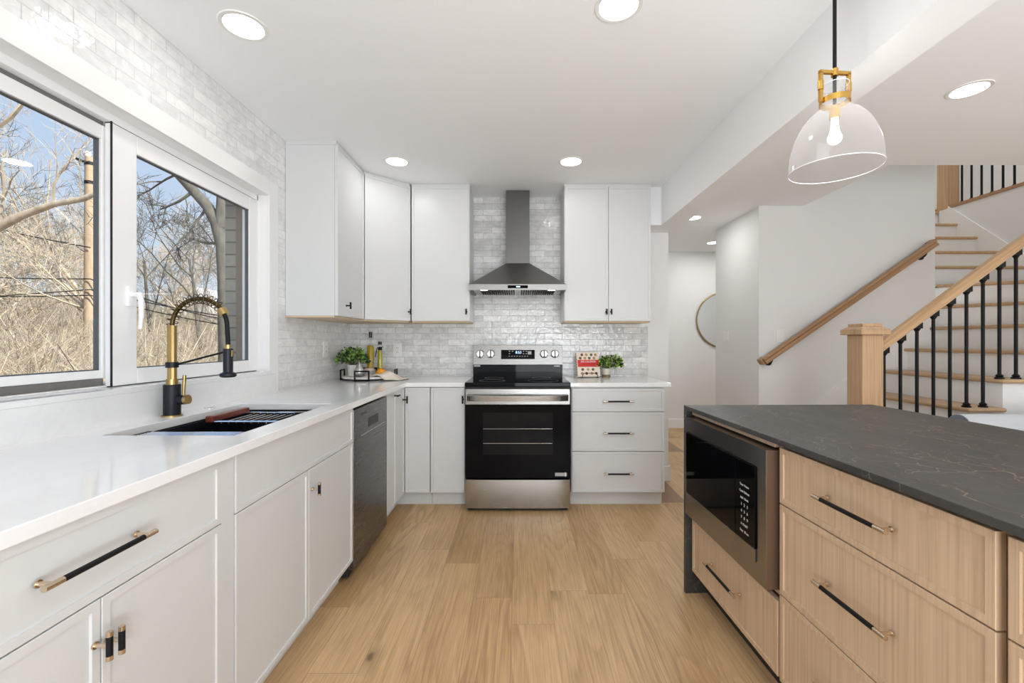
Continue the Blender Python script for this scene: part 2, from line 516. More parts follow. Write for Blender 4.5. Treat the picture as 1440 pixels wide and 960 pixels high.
def brickwork():
    m = mat('grey_brick', (0.2, 0.18, 0.16), 0.85); n = N(m)
    x, y, z = n.sep(n.co())
    b = n.new('ShaderNodeTexBrick', offset=0.5)
    n.link(n.comb(n.math('ADD', x, y), z), b.inputs['Vector'])
    b.inputs['Scale'].default_value = 1.0; b.inputs['Brick Width'].default_value = 0.21; b.inputs['Row Height'].default_value = 0.072
    b.inputs['Mortar Size'].default_value = 0.005
    b.inputs['Color1'].default_value = (0.46, 0.42, 0.36, 1); b.inputs['Color2'].default_value = (0.34, 0.31, 0.27, 1); b.inputs['Mortar'].default_value = (0.20, 0.19, 0.17, 1)
    n.base(n.mix(0.35, b.outputs['Color'], n.noise(n.co(), 40, 4, color=True), 'MULTIPLY'))
    n.bump(n.math('MULTIPLY', b.outputs['Fac'], -1.0), 0.6, 0.01)
    return m
M_brick = brickwork()
def bark(name, lo, hi, sc=9):
    m = mat(name, hi, 0.9); n = N(m)
    n.base(n.ramp(n.noise(n.mapping(n.co(), (sc, sc, sc * 0.35)), 1.0, 5, 0.65), [(0.3, lo), (0.7, hi)]))
    return m
M_bark = bark('pale_bark', (0.34, 0.27, 0.20), (0.62, 0.53, 0.42))
M_barkd = bark('shaded_grey_bark', (0.07, 0.064, 0.055), (0.17, 0.155, 0.13), 14)  # darkened below its own grey, the near tree's shade is in the colour
M_twig = bark('tan_twigs', (0.33, 0.265, 0.19), (0.68, 0.585, 0.46), 3)
M_pole = bark('weathered_pole', (0.36, 0.27, 0.18), (0.52, 0.40, 0.28), 6)
def litter():
    m = mat('leaf_litter', (0.3, 0.2, 0.1), 0.95); n = N(m)
    a = n.ramp(n.noise(n.co(), 3.5, 8, 0.75), [(0.32, (0.16, 0.10, 0.055)), (0.55, (0.42, 0.30, 0.185)), (0.72, (0.52, 0.42, 0.29))])
    g = n.ramp(n.noise(n.co(), 0.5, 4), [(0.55, 0.0), (0.68, 0.6)])
    n.base(n.mix(g, a, (0.17, 0.20, 0.06)))
    n.bump(n.noise(n.co(), 9, 6), 0.5, 0.05)
    return m
M_litter = litter()

# ------------------------------------------------------------------ the room shell
g = G().box(-1.62, 9.0, -3.5, 6.6, -0.12, 0.0)
struct(g.obj('floor', M_floor), 'light oak plank floor running towards the range', 'floor')

# kitchen, living and hall ceiling with the stairwell left open
g = G()
g.box(-1.62, 9.0, -3.5, 3.15, CEIL, CEIL + 0.14)
g.box(-1.62, 2.65, 3.15, 6.6, CEIL, CEIL + 0.14); g.box(2.65, 3.80, 4.16, 6.6, CEIL, CEIL + 0.14)
struct(g.obj('ceiling', M_ceil), 'flat white ceiling with recessed lights', 'ceiling')
g = G().box(2.3, 9.0, 2.9, 6.6, 5.10, 5.2)
struct(g.obj('ceiling_upper', M_ceil))

WY0, WY1, WZ0, WZ1 = 0.68, 2.58, 1.045, 2.07
WT = 0.055                                     # depth of the white reveal in front of the sashes
g = G()
a, b = XW - 0.03, XW
y0_, y1_, z0_, z1_ = WY0 - 0.012, WY1 + 0.012, WZ0 - 0.02, WZ1 + 0.012
g.box(a, b, -3.5, y0_, 0, CEIL); g.box(a, b, y1_, 3.97, 0, CEIL)
g.box(a, b, y0_, y1_, 0, z0_); g.box(a, b, y0_, y1_, z1_, CEIL)
struct(g.obj('wall_left', M_tile_l), 'left wall in glossy white tile around the window', 'wall')
g = G()
a, b = -1.728, -1.655
g.box(a, b, -3.5, WY0 - 0.02, -1.5, 2.7); g.box(a, b, WY1 + 0.018, 4.0, -1.5, 2.7)
g.box(a, b, WY0 - 0.02, WY1 + 0.018, -1.5, WZ0 - 0.06); g.box(a, b, WY0 - 0.02, WY1 + 0.018, WZ1 + 0.02, 2.7)
struct(g.obj('wall_exterior', M_brick), 'grey brick outer skin seen beside the right sash', 'wall')

g = G().box(-1.6, 1.31, YB, YB + 0.12, 0, CEIL)
struct(g.obj('wall_back', M_wall), 'white wall behind the range', 'wall')
g = G().box(XW, 1.13, YB - 0.006, YB + 0.002, HC, CEIL)
t_ = g.obj('wall_back_tile', M_tile_b)
struct(t_, 'glossy white and grey tile backsplash behind the range', 'backsplash')

# dropped beam between kitchen and living room, and the short return over the right wall cabinet
g = G().box(1.167, 1.334, -3.5, YB, 2.166, CEIL)
g.box(1.064, 1.167, 3.60, YB, 2.166, CEIL)
struct(g.obj('ceiling_beam', M_ceil), 'white dropped beam running from the camera to the back wall', 'beam')

g = G().box(2.237, 2.36, 4.22, 5.0, 0, CEIL)
g.box(2.237, 3.875, 4.10, 4.22, 0, CEIL); g.box(2.60, 3.875, 4.10, 4.22, CEIL, 5.1)
g.box(3.755, 3.875, 4.22, 6.3, 0, 5.1)
struct(g.obj('wall_stair', M_wall), 'plain white wall carrying the oak handrail', 'wall')
g = G().box(1.0, 4.0, 6.2, 6.32, 0, CEIL)
struct(g.obj('wall_hall', M_wall), 'white wall at the end of the hall with the round mirror', 'wall')
g = G().box(1.0, 1.12, YB + 0.12, 6.2, 0, CEIL)
struct(g.obj('wall_hall_side', M_wall))
g = G()
g.box(3.875, 9.0, 6.3, 6.42, 0, 5.1)                       # behind the upper flight
g.box(6.4, 6.5, 2.9, 6.3, 2.737, 5.1)                      # upstairs hall
g.box(2.53, 9.0, 3.03, 3.15, CEIL + 0.14, 5.1)             # over the living room ceiling edge
g.box(2.53, 2.65, 3.15, 4.1, CEIL + 0.14, 5.1)
struct(g.obj('wall_upper', M_wall), 'white walls of the upper stairwell', 'wall')
g = G().box(4.93, 5.03, 3.0, 5.60, 0, 2.737)
struct(g.obj('wall_flight', M_wall), 'white side wall of the upper stair flight', 'wall')
g = G().box(5.03, 9.0, 3.0, 6.3, 2.55, 2.737); g.box(3.875, 5.03, 5.60, 6.3, 2.55, 2.737)
struct(g.obj('floor_upper', M_floor))
g = G()
g.box(6.85, 6.97, -3.5, 6.3, 0, CEIL); g.box(5.03, 6.9, 4.0, 4.1, 0, CEIL)
struct(g.obj('wall_right', M_wall))
g = G()
g.box(-1.6, -1.3, -3.5, -3.38, 0, CEIL); g.box(2.7, 7.0, -3.5, -3.38, 0, CEIL); g.box(-1.3, 2.7, -3.5, -3.38, 2.35, CEIL)
struct(g.obj('wall_front', M_wall))
# glazed doors behind the camera (they light the room and show in the steel)
d1 = thing('door_1', 'glazed doors behind the viewer', 'door', (0, -3.44, 0))
d1['kind'] = 'structure'
g = G()
for x in (-1.3, 0.0, 0.03, 1.33, 1.36, 2.66): g.box(x, x + 0.04, -0.04, 0.04, 0, 2.35)
g.box(-1.3, 2.7, -0.04, 0.04, 0, 0.1); g.box(-1.3, 2.7, -0.04, 0.04, 2.25, 2.35)
g.obj('door_frame', M_trim, d1)
G().box(-1.28, 2.68, -0.004, 0.004, 0.08, 2.27).obj('glass_pane', M_pane, d1)

# skirtings
def base_run(name, x0, x1, y0, y1):
    struct(G().box(x0, x1, y0, y1, 0, 0.13).obj(name, M_trim, bevel=0.003), 'white skirting board', 'baseboard')
base_run('baseboard_hall', 1.12, 4.0, 6.185, 6.2)
base_run('baseboard_stair', 2.222, 2.237, 4.085, 5.0)
base_run('baseboard_return', 2.222, 2.42, 4.085, 4.10)
base_run('baseboard_back', 1.06, 1.325, YB - 0.016, YB)
base_run('baseboard_jamb', 1.31, 1.325, YB, YB + 0.12)

# ------------------------------------------------------------------ kitchen window
g = G()
o = 0.009                                     # flat casing round the opening
g.box(XW, XW + o, WY1, WY1 + 0.094, WZ0 - 0.135, WZ1 + 0.09)
g.box(XW, XW + o, WY0 - 0.096, WY1, WZ1, WZ1 + 0.09)
g.box(XW, XW + o, WY0 - 0.096, WY0, WZ0 - 0.135, WZ1)
struct(g.obj('trim_1', M_trim, bevel=0.002), 'flat white casing round the kitchen window', 'window casing')
g = G()
XR = XW - WT                                   # inside face of the frame
g.box(XR - 0.05, XW, WY1, WY1 + 0.012, WZ0, WZ1 + 0.012); g.box(XR - 0.05, XW, WY0 - 0.012, WY0, WZ0, WZ1 + 0.012)
g.box(XR - 0.05, XW, WY0, WY1, WZ1, WZ1 + 0.012)
struct(g.obj('trim_2', M_trim), 'white reveal lining the kitchen window', 'window reveal')
g = G().box(XR - 0.10, XW + 0.021, WY0, WY1, WZ0 - 0.02, WZ0)
struct(g.obj('trim_3', M_quartz), 'white stone sill under the kitchen window', 'window sill')

win = thing('window_1', 'two-sash white kitchen window above the sink', 'window', (XR, WY0, WZ0))
win['kind'] = 'structure'
L = WY1 - WY0; Ht = WZ1 - WZ0
JY = 1.652 - WY0                                # where the sashes meet
g = G()
g.box(-0.09, -0.004, 0, L, Ht - 0.031, Ht)
g.box(-0.09, -0.045, JY, L, 0, 0.014); g.box(-0.09, -0.02, 0, JY, 0, 0.006); g.box(-0.09, -0.004, L - 0.010, L, 0, Ht); g.box(-0.09, -0.004, 0, 0.02, 0, Ht)
g.obj('window_frame', M_vinyl, win, bevel=0.002)
g = G()
g.box(-0.070, -0.036, 0.02, JY, Ht - 0.045, Ht - 0.0315); g.box(-0.070, -0.036, 0.02, JY, 0.0065, 0.033)
g.obj('track', mat('grey_track', (0.16, 0.155, 0.15), 0.45), win)
def sash(y0, y1, z0, z1, xa, xb, l, r, t, b):
    g = G()
    g.box(xa, xb, y0, y0 + l, z0, z1); g.box(xa, xb, y1 - r, y1, z0, z1)
    g.box(xa, xb, y0 + l, y1 - r, z0, z0 + b); g.box(xa, xb, y0 + l, y1 - r, z1 - t, z1)
    s = g.obj('sash', M_vinyl, win, bevel=0.003)
    xm = (xa + xb) / 2
    e = 0.006
    g = G()                                    # dark gasket round the glass
    for (p0, p1, q0, q1) in ((y0 + l - 0.001, y0 + l + e, z0 + b, z1 - t), (y1 - r - e, y1 - r + 0.001, z0 + b, z1 - t),
                             (y0 + l, y1 - r, z0 + b - 0.001, z0 + b + e * 0.6), (y0 + l, y1 - r, z1 - t - e * 0.6, z1 - t + 0.001)):
        g.box(xm - 0.010, xm + 0.006, p0, p1, q0, q1)
    g.obj('gasket', mat('grey_gasket', (0.10, 0.105, 0.115), 0.5), s)
    G().box(xm - 0.002, xm + 0.002, y0 + l - 0.004, y1 - r + 0.004, z0 + b - 0.004, z1 - t + 0.004).obj('pane', M_pane, s)
    return s
sash(0.02, JY + 0.054, 0.034, Ht - 0.046, -0.066, -0.034, 0.045, 0.062, 0.052, 0.030)
sr = sash(JY, L - 0.013, 0.003, Ht - 0.034, -0.030, -0.002, 0.108, 0.070, 0.074, 0.062)
hy, hz = 1.728 - WY0, 0.31
g = G().box(-0.002, 0.008, hy - 0.016, hy + 0.016, hz, hz + 0.075)
g.cyl((0.008, hy, hz + 0.045), (0.038, hy, hz + 0.045), 0.010)
g.tube([(0.034, hy, hz + 0.05), (0.042, hy, hz + 0.02), (0.043, hy, hz - 0.04), (0.038, hy, hz - 0.09)], [0.010, 0.010, 0.009, 0.007], 10)
g.obj('handle', M_vinyl, win, smooth=40)
g = G().box(-0.006, -0.0005, JY - 0.004, JY + 0.0, 0.0, Ht - 0.03)
g.obj('meeting_seal', M_rubber, win)
g = G().box(-0.03, -0.006, L - 0.0128, L - 0.0102, 0.003, Ht - 0.034); g.box(-0.03, -0.006, JY, L - 0.0128, 0.0, 0.0028); g.box(-0.03, -0.006, JY, L - 0.0128, Ht - 0.0338, Ht - 0.0312)
g.obj('seal', M_rubber, win)
g = G().box(-0.134, -0.092, WY1 + 0.001 - WY0, WY1 + 0.030 - WY0, -0.05, Ht + 0.02)
g.obj('outer_trim', mat('brown_outer_trim', (0.22, 0.17, 0.13), 0.6), win)

# ------------------------------------------------------------------ pulls shared by all cabinets
def pull(name, parent, c, length, vertical, front_y=0.0, proj=0.030, r=0.0058, metal=None):
    """knurled black bar with metal ends on one or two posts; c = (x, z) on the front at local y = front_y"""
    metal = metal or M_champ
    g = G()
    ax = Vector((0, 0, 1)) if vertical else Vector((1, 0, 0))
    C = Vector((c[0], front_y - proj, c[1]))
    e = min(0.032, length * 0.16)
    g.slot = 0
    g.cyl(C - ax * (length / 2 - e), C + ax * (length / 2 - e), r, n=14)
    g.slot = 1
    for sg in (-1, 1):
        g.cyl(C + ax * sg * (length / 2 - e), C + ax * sg * length / 2, r * 1.04, n=14)
    posts = (-1, 1) if length > 0.12 else (0,)
    for sg in posts:
        q = C + ax * sg * (length / 2 - e * 0.55)
        g.cyl(q, (q.x, front_y, q.z), r * 0.75, n=12)
        g.cyl((q.x, front_y - 0.003, q.z), (q.x, front_y, q.z), r * 1.25, n=12)
    return g.obj(name, [M_black, metal], parent, smooth=40)
M_nickel = mat('satin_nickel', (0.72, 0.66, 0.58), 0.25, 1.0)

def door(parent, x0, x1, z0, z1, m, name='door', y=0.0, hp=None, hl=0.055, vertical=True, metal=None, fw=0.018):
    d = G().front(x0, x1, z0, z1, y, fw=fw).obj(name, m, parent)
    if hp: pull('handle', d, hp, hl, vertical, y, metal=metal)
    return d
def carcass(parent, w, depth, z0, z1, m, y=0.02, toe=0.055, toe_m=None):
    g = G().box(0, w, y + 0.0005, depth, z0, z1)
    g.obj('body', m, parent)
    if toe is not None:
        G().box(0.0, w, y + toe, depth, 0, z0).obj('plinth', toe_m or m, parent)

XD = -0.834                                    # face of the left run
R90 = PI / 2
# --- nearest drawer unit on the left
YA = 0.47
c = thing('base_cabinet', 'white base cabinet nearest the viewer with a long-handled drawer over two doors', 'cabinet', (XD, YA, 0), R90)
carcass(c, 0.826, 0.60, 0.105, 0.882, M_cab)
for (x0, x1) in ((0, 0.053), (0.772, 0.826)): G().box(x0, x1, 0.003, 0.0202, 0.105, 0.882).obj('filler', M_cab, c)
door(c, 0.055, 0.769, 0.706, 0.880, M_cab, 'drawer', hp=(0.3925, 0.796), hl=0.232, vertical=False)
door(c, 0.055, 0.4105, 0.110, 0.703, M_cab, hp=(0.397, 0.618), hl=0.056)
door(c, 0.4135, 0.769, 0.110, 0.703, M_cab, hp=(0.424, 0.612), hl=0.056)
# --- sink cabinet
c = thing('sink_cabinet', 'white sink base cabinet with a plain top panel between the drawer unit and the dishwasher', 'cabinet', (XD, 1.299, 0), R90)
g = G()
g.box(0, 0.018, 0.0205, 0.60, 0.105, 0.882); g.box(0.911, 0.929, 0.0205, 0.60, 0.105, 0.882)
g.box(0, 0.929, 0.0205, 0.60, 0.105, 0.123); g.box(0, 0.929, 0.585, 0.60, 0.105, 0.882)
g.box(0.018, 0.911, 0.0205, 0.036, 0.123, 0.64)
g.obj('body', M_cab, c)
G().box(0.0, 0.929, 0.075, 0.6, 0, 0.105).obj('plinth', M_cab, c)
door(c, 0.003, 0.926, 0.708, 0.880, M_cab, 'false_front')
door(c, 0.003, 0.454, 0.110, 0.705, M_cab)
door(c, 0.457, 0.926, 0.110, 0.705, M_cab, hp=(0.482, 0.620), hl=0.054)
# --- dishwasher
c = thing('dishwasher', 'dark-reflecting stainless dishwasher between the sink cabinet and the corner', 'dishwasher', (XD, 2.231, 0), R90)
G().box(0.004, 0.566, 0.03, 0.58, 0.02, 0.870).obj('tub', M_dark, c)
G().box(0.004, 0.566, 0.0, 0.029, 0.055, 0.868).obj('door', M_steeld, c, bevel=0.003)
g = G().box(0.22, 0.39, -0.0012, 0.0, 0.742, 0.792)
g.obj('display', M_bglass, c)
g = G().box(0.10, 0.19, -0.0012, 0.0, 0.826, 0.834)
g.obj('printed_mark', M_printd, c)
g = G().box(0.09, 0.50, -0.004, 0.0, 0.716, 0.722)
g.obj('handle_lip', M_steel, c)
# --- narrow pull-out
c = thing('pullout_cabinet', 'narrow white pull-out cabinet right after the dishwasher', 'cabinet', (XD, 2.800, 0), R90)
carcass(c, 0.195, 0.60, 0.105, 0.882, M_cab)
door(c, 0.002, 0.193, 0.110, 0.880, M_cab, hp=(0.165, 0.852), hl=0.05, vertical=False, fw=0.015, metal=M_black)
# --- corner unit with a folding pair of doors
c = thing('corner_cabinet', 'white corner base cabinet under the tray with a folding pair of doors', 'cabinet', (-1.46, 3.845, 0))
g = G().prism([(0, 0), (0, -0.849), (0.605, -0.849), (0.605, -0.598), (0.813, -0.598), (0.813, 0)], 'z', 0.105, 0.882)
g.obj('body', M_cab, c)
g = G().prism([(0, 0), (0, -0.849), (0.55, -0.849), (0.55, -0.543), (0.813, -0.543), (0.813, 0)], 'z', 0.0, 0.105)
g.obj('plinth', M_cab, c)
mm = Matrix.Translation((0.626, -0.847, 0)) @ Matrix.Rotation(R90, 4, 'Z')
g = G(); g.M = mm; g.front(0.0, 0.226, 0.110, 0.880, fw=0.015)
d = g.obj('door', M_cab, c)
hd = pull('handle', d, (0.185, 0.795), 0.052, True, metal=M_black)
hd.matrix_local = mm
door(c, 0.631, 0.811, 0.110, 0.880, M_cab, y=-0.618)
# --- base cabinet left of the range
c = thing('base_cabinet', 'narrow white base cabinet touching the left side of the range', 'cabinet', (-0.643, 3.227, 0))
carcass(c, 0.252, 0.61, 0.105, 0.882, M_cab)
door(c, 0.002, 0.250, 0.110, 0.880, M_cab, hp=(0.238, 0.793), hl=0.055, metal=M_black)
# --- drawer bank right of the range
c = thing('drawer_cabinet', 'white three-drawer base cabinet on the right of the range', 'cabinet', (0.388, 3.227, 0))
carcass(c, 0.684, 0.61, 0.105, 0.882, M_cab)
for (z0, z1) in ((0.704, 0.872), (0.414, 0.699), (0.114, 0.409)):
    door(c, 0.005, 0.682, z0, z1, M_cab, 'drawer', hp=(0.34, (z0 + z1) / 2 - 0.008), hl=0.222, vertical=False, metal=M_nickel)

# --- worktops
SY0, SY1, SX0, SX1 = 1.414, 2.139, -1.342, -0.912
XC = -0.8175
g = G()
z0, z1 = 0.8845, HC
# one closed slab with the sink cut-out, built as a ring of quads
outer = [(XW + 0.001, 0.40), (XC, 0.40), (XC, 3.211), (-0.389, 3.211), (-0.389, YB - 0.007), (XW + 0.001, YB - 0.007)]
xs = sorted({XW + 0.001, SX0, SX1, XC, -0.389}); ys = sorted({0.40, SY0, SY1, 3.211, YB - 0.007})
def solid(i, j):
    cx, cy = (xs[i] + xs[i + 1]) / 2, (ys[j] + ys[j + 1]) / 2
    if SX0 < cx < SX1 and SY0 < cy < SY1: return False
    if cx > XC and cy < 3.211: return False
    return True
nx, ny = len(xs), len(ys)
vs = [(x, y, z) for z in (z0, z1) for y in ys for x in xs]
def vi(i, j, k): return k * nx * ny + j * nx + i
fs = []
for i in range(nx - 1):
    for j in range(ny - 1):
        if not solid(i, j): continue
        fs.append((vi(i, j, 1), vi(i + 1, j, 1), vi(i + 1, j + 1, 1), vi(i, j + 1, 1)))
        fs.append((vi(i, j, 0), vi(i, j + 1, 0), vi(i + 1, j + 1, 0), vi(i + 1, j, 0)))
        for (di, dj, a, b) in ((-1, 0, (i, j), (i, j + 1)), (1, 0, (i + 1, j), (i + 1, j + 1)), (0, -1, (i, j), (i + 1, j)), (0, 1, (i, j + 1), (i + 1, j + 1))):
            ii, jj = i + di, j + dj
            if 0 <= ii < nx - 1 and 0 <= jj < ny - 1 and solid(ii, jj): continue
            fs.append((vi(*a, 0), vi(*b, 0), vi(*b, 1), vi(*a, 1)))
g.add(vs, fs)
wt = g.obj('worktop', M_quartz, bevel=0.0025)
tag(wt, 'white stone worktop in an L under the window with the sink cut into it', 'countertop')
wt2 = G().box(0.378, 1.113, 3.211, YB - 0.007, z0, z1).obj('worktop', M_quartz, bevel=0.0025)
tag(wt2, 'short white stone worktop on the right of the range', 'countertop')
g = G().box(XW + 0.0005, XW + 0.020, 0.40, WY1 + 0.05, HC, WZ0 - 0.0205)
bs = g.obj('stone_upstand', M_quartz)
tag(bs, 'white stone upstand between the worktop and the window sill', 'backsplash')

# --- sink and what sits in it
c = thing('kitchen_sink', 'black undermount sink below the window', 'sink', ((SX0 + SX1) / 2, (SY0 + SY1) / 2, 0.66))
hx, hy = (SX1 - SX0) / 2 + 0.006, (SY1 - SY0) / 2 + 0.006
g = G()
zt = 0.884 - 0.66
t = 0.012
g.box(-hx, hx, -hy, hy, -0.012, 0.0)
g.box(-hx - t, -hx, -hy - t, hy + t, 0, zt); g.box(hx, hx + t, -hy - t, hy + t, 0, zt)
g.box(-hx, hx, -hy - t, -hy, 0, zt); g.box(-hx, hx, hy, hy + t, 0, zt)
g.box(-hx, -hx + 0.016, -hy, hy, zt - 0.03, zt - 0.003); g.box(hx - 0.016, hx, -hy, hy, zt - 0.03, zt - 0.003)
M_sink = mat('black_composite', (0.010, 0.011, 0.016), 0.35)
g.obj('basin', M_sink, c)
g = G().lathe([(0.001, 0.002), (0.03, 0.002), (0.042, 0.006), (0.045, 0.001)], 24, (-0.02, 0.0, 0)); g.obj('drain', M_steel, c, smooth=40)
zr = 0.66 + zt - 0.003
c = thing('sink_colander', 'steel sink insert with a red-brown wooden grip over the far half of the sink', 'colander', (-1.13, 1.925, zr))
g = G()
for (xa, ya, xb, yb) in ((-0.125, -0.115, 0.185, -0.115), (-0.125, 0.115, 0.185, 0.115), (0.185, -0.115, 0.185, 0.115), (-0.125, -0.115, -0.125, 0.115)):
    g.cyl((xa, ya, 0.006), (xb, yb, 0.006), 0.0045, n=8)
for k in range(9): g.cyl((-0.125 + 0.031 * (k + 1), -0.115, 0.0), (-0.125 + 0.031 * (k + 1), 0.115, 0.0), 0.002, n=6)
for (xa, ya) in ((-0.12, -0.11), (0.18, -0.11), (0.18, 0.11), (-0.12, 0.11)): g.cyl((xa, ya, 0.006), (xa, ya, -0.07), 0.003, n=6)
g.obj('wire_basket', M_chrome, c, smooth=40)
g = G().box(-0.150, -0.118, -0.125, 0.125, 0.004, 0.030); g.obj('grip', mat('red_brown_wood', (0.17, 0.03, 0.018), 0.3), c, bevel=0.005)
c = thing('drying_rack', 'roll-up steel drying rack across the near end of the sink', 'drying rack', (-1.127, 1.505, zr))
g = G()
for k in range(13): g.cyl((-0.213, -0.085 + 0.0142 * k, 0.004), (0.213, -0.085 + 0.0142 * k, 0.004), 0.0058, n=8)
g.obj('rods', M_chrome, c, smooth=60)
for q_ in (-0.217, 0.200): G().box(q_, q_ + 0.017, -0.092, 0.093, -0.002, 0.0105).obj('end_strip', M_bplast, c)
b_ = G().lathe([(0.0005, 0.006), (0.012, 0.006), (0.014, 0.003), (0.019, 0.004), (0.022, 0.002), (0.022, 0.0)], 28).obj('air_switch_button', M_chrome, smooth=40, loc=(-1.397, 1.995, HC))
tag(b_, 'small round chrome button in the worktop behind the sink', 'button')

# --- faucet
c = thing('kitchen_faucet', 'black and brass spring-neck faucet standing behind the sink', 'faucet', (-1.398, 1.78, HC))
g = G().lathe([(0.0005, 0.006), (0.036, 0.006), (0.036, 0.0)], 28); g.obj('base_ring', M_brass, c, smooth=40)
g = G().lathe([(0.0005, 0.128), (0.029, 0.128), (0.0295, 0.124), (0.0295, 0.006)], 28); g.obj('body', M_navy, c, smooth=40)
g = G().lathe([(0.0005, 0.150), (0.020, 0.150), (0.020, 0.128)], 24)
g.lathe([(0.0005, 0.366), (0.0165, 0.366), (0.0165, 0.150)], 12); g.obj('riser_pipe', M_brass, c, smooth=25)
g = G().lathe([(0.017, 0.196), (0.022, 0.196), (0.022, 0.218), (0.017, 0.218)], 24); g.obj('clamp', M_navy, c, smooth=40)
HX = 0.222                                      # reach of the neck
arc = []
RA = HX / 2
for i in range(41):
    a = PI - PI * i / 40
    arc.append(Vector((RA + RA * math.cos(a), 0, 0.362 + 0.112 * math.sin(a))))
down = [Vector((HX + 0.001, 0, 0.345)), Vector((HX + 0.003, 0, 0.315)), Vector((HX + 0.004, 0, 0.285))]
g = G().tube(arc[:33], 0.0085, 10); g.obj('neck_hose', M_bronze, c, smooth=60)
g = G().tube(arc[32:] + down, 0.0085, 10); g.obj('lower_hose', M_black, c, smooth=60)
sp = []
for i in range(0, 14 * 16 + 1):
    s = i / (14 * 16) * 31
    k = int(min(30, s)); fr = s - k
    p = arc[k].lerp(arc[k + 1], fr); t = (arc[k + 1] - arc[k]).normalized()
    u = Vector((0, 1, 0)); w = t.cross(u)
    a = 2 * PI * i / 16
    sp.append(p + (u * math.cos(a) + w * math.sin(a)) * 0.0195)
g = G().tube(sp, 0.0017, 6); g.obj('spring', M_bronze, c, smooth=60)
p = arc[33]; t = (arc[34] - arc[32]).normalized()
g = G().cyl(p - t * 0.014, p + t * 0.014, 0.0165, n=20); g.obj('collar', M_brass, c, smooth=40)
g = G().cyl((HX + 0.004, 0, 0.288), (HX + 0.004, 0, 0.272), 0.012, n=16); g.obj('head_ring', M_brass, c, smooth=40)
g = G(); g.M = Matrix.Translation((HX + 0.004, 0, 0))
g.lathe([(0.0005, 0.274), (0.0175, 0.272), (0.0175, 0.178), (0.029, 0.172), (0.030, 0.162), (0.024, 0.157), (0.0005, 0.156)], 24)
g.obj('spray_head', M_navy, c, smooth=40)
G().box(HX + 0.0185, HX + 0.0235, -0.006, 0.006, 0.240, 0.266).obj('spray_button', M_brass, c, bevel=0.001)
g = G().cyl((0.018, 0, 0.208), (HX - 0.014, 0, 0.258), 0.004, n=10); g.obj('support_arm', M_black, c, smooth=60)
g = G().cyl((0.026, 0, 0.066), (0.052, 0, 0.066), 0.019, n=20); g.obj('valve', M_navy, c, smooth=40)
g = G().cyl((0.052, 0, 0.066), (0.066, 0, 0.068), 0.019, n=20)
g.cyl((0.046, 0, 0.078), (0.050, 0, 0.165), 0.0055, 0.0065, n=14); g.obj('lever', M_brass, c, smooth=40)

# ------------------------------------------------------------------ wall cabinets
ZB, ZT = 1.380, 2.452
YU = 3.521                                      # face of the back-run wall cabinets
def upper_trims(parent, w, depth):
    G().box(0, w, 0.010, depth, ZT + 0.001, CEIL - 0.001).obj('top_filler', M_cab, parent)
    G().box(0.002, w - 0.002, 0.022, depth, ZB - 0.012, ZB + 0.001).obj('underside', M_ply, parent)
# left wall
c = thing('wall_cabinet', 'white wall cabinet hung on the tiled left wall, its blank side facing the viewer', 'cabinet', (-1.135, 2.77, 0), R90)
carcass(c, 0.478, 0.328, ZB, ZT, M_cab, toe=None)
door(c, 0.003, 0.476, ZB, ZT, M_cab, hp=(0.135, ZB + 0.072), hl=0.044, metal=M_black)
upper_trims(c, 0.478, 0.328)
# diagonal corner
dx0, dy0, dx1, dy1 = -1.135, 3.250, -0.858, 3.521
LD = math.hypot(dx1 - dx0, dy1 - dy0); AD = math.atan2(dy1 - dy0, dx1 - dx0)
c = thing('wall_cabinet', 'white diagonal wall cabinet across the corner above the tray', 'cabinet', (dx0, dy0, 0), AD)
inv = Matrix.Rotation(-AD, 4, 'Z') @ Matrix.Translation((-dx0, -dy0, 0))
def loc2(x, y):
    v = inv @ Vector((x, y, 0)); return (v.x, v.y)
off = 0.0215
poly = [(0.004, off), (LD - 0.004, off), loc2(dx1 - 0.002, YB - 0.008), loc2(XW + 0.002, YB - 0.008), loc2(XW + 0.002, dy0 + 0.002)]
G().prism(poly, 'z', ZB, ZT).obj('body', M_cab, c)
poly2 = [(0.006, 0.012), (LD - 0.006, 0.012)] + poly[2:]
G().prism(poly2, 'z', ZT + 0.001, CEIL - 0.001).obj('top_filler', M_cab, c)
G().prism([(0.01, 0.024), (LD - 0.01, 0.024)] + poly[2:], 'z', ZB - 0.012, ZB - 0.0005).obj('underside', M_ply, c)
door(c, 0.004, LD - 0.004, ZB, ZT, M_cab, hp=(LD - 0.022, ZB + 0.072), hl=0.044, metal=M_black)
# left of the hood
c = thing('wall_cabinet', 'white single-door wall cabinet immediately left of the range hood', 'cabinet', (-0.856, YU, 0))
carcass(c, 0.466, 0.322, ZB, ZT, M_cab, toe=None)
door(c, 0.003, 0.463, ZB, ZT, M_cab, hp=(0.442, ZB + 0.072), hl=0.044, metal=M_black)
upper_trims(c, 0.466, 0.322)
# right of the hood
c = thing('wall_cabinet', 'white two-door wall cabinet right of the range hood', 'cabinet', (0.367, YU, 0))
carcass(c, 0.694, 0.322, ZB, ZT, M_cab, toe=None)
door(c, 0.003, 0.3515, ZB, ZT, M_cab, hp=(0.334, ZB + 0.072), hl=0.044, metal=M_black)
door(c, 0.3545, 0.691, ZB, ZT, M_cab, hp=(0.372, ZB + 0.072), hl=0.044, metal=M_black)
upper_trims(c, 0.694, 0.322)

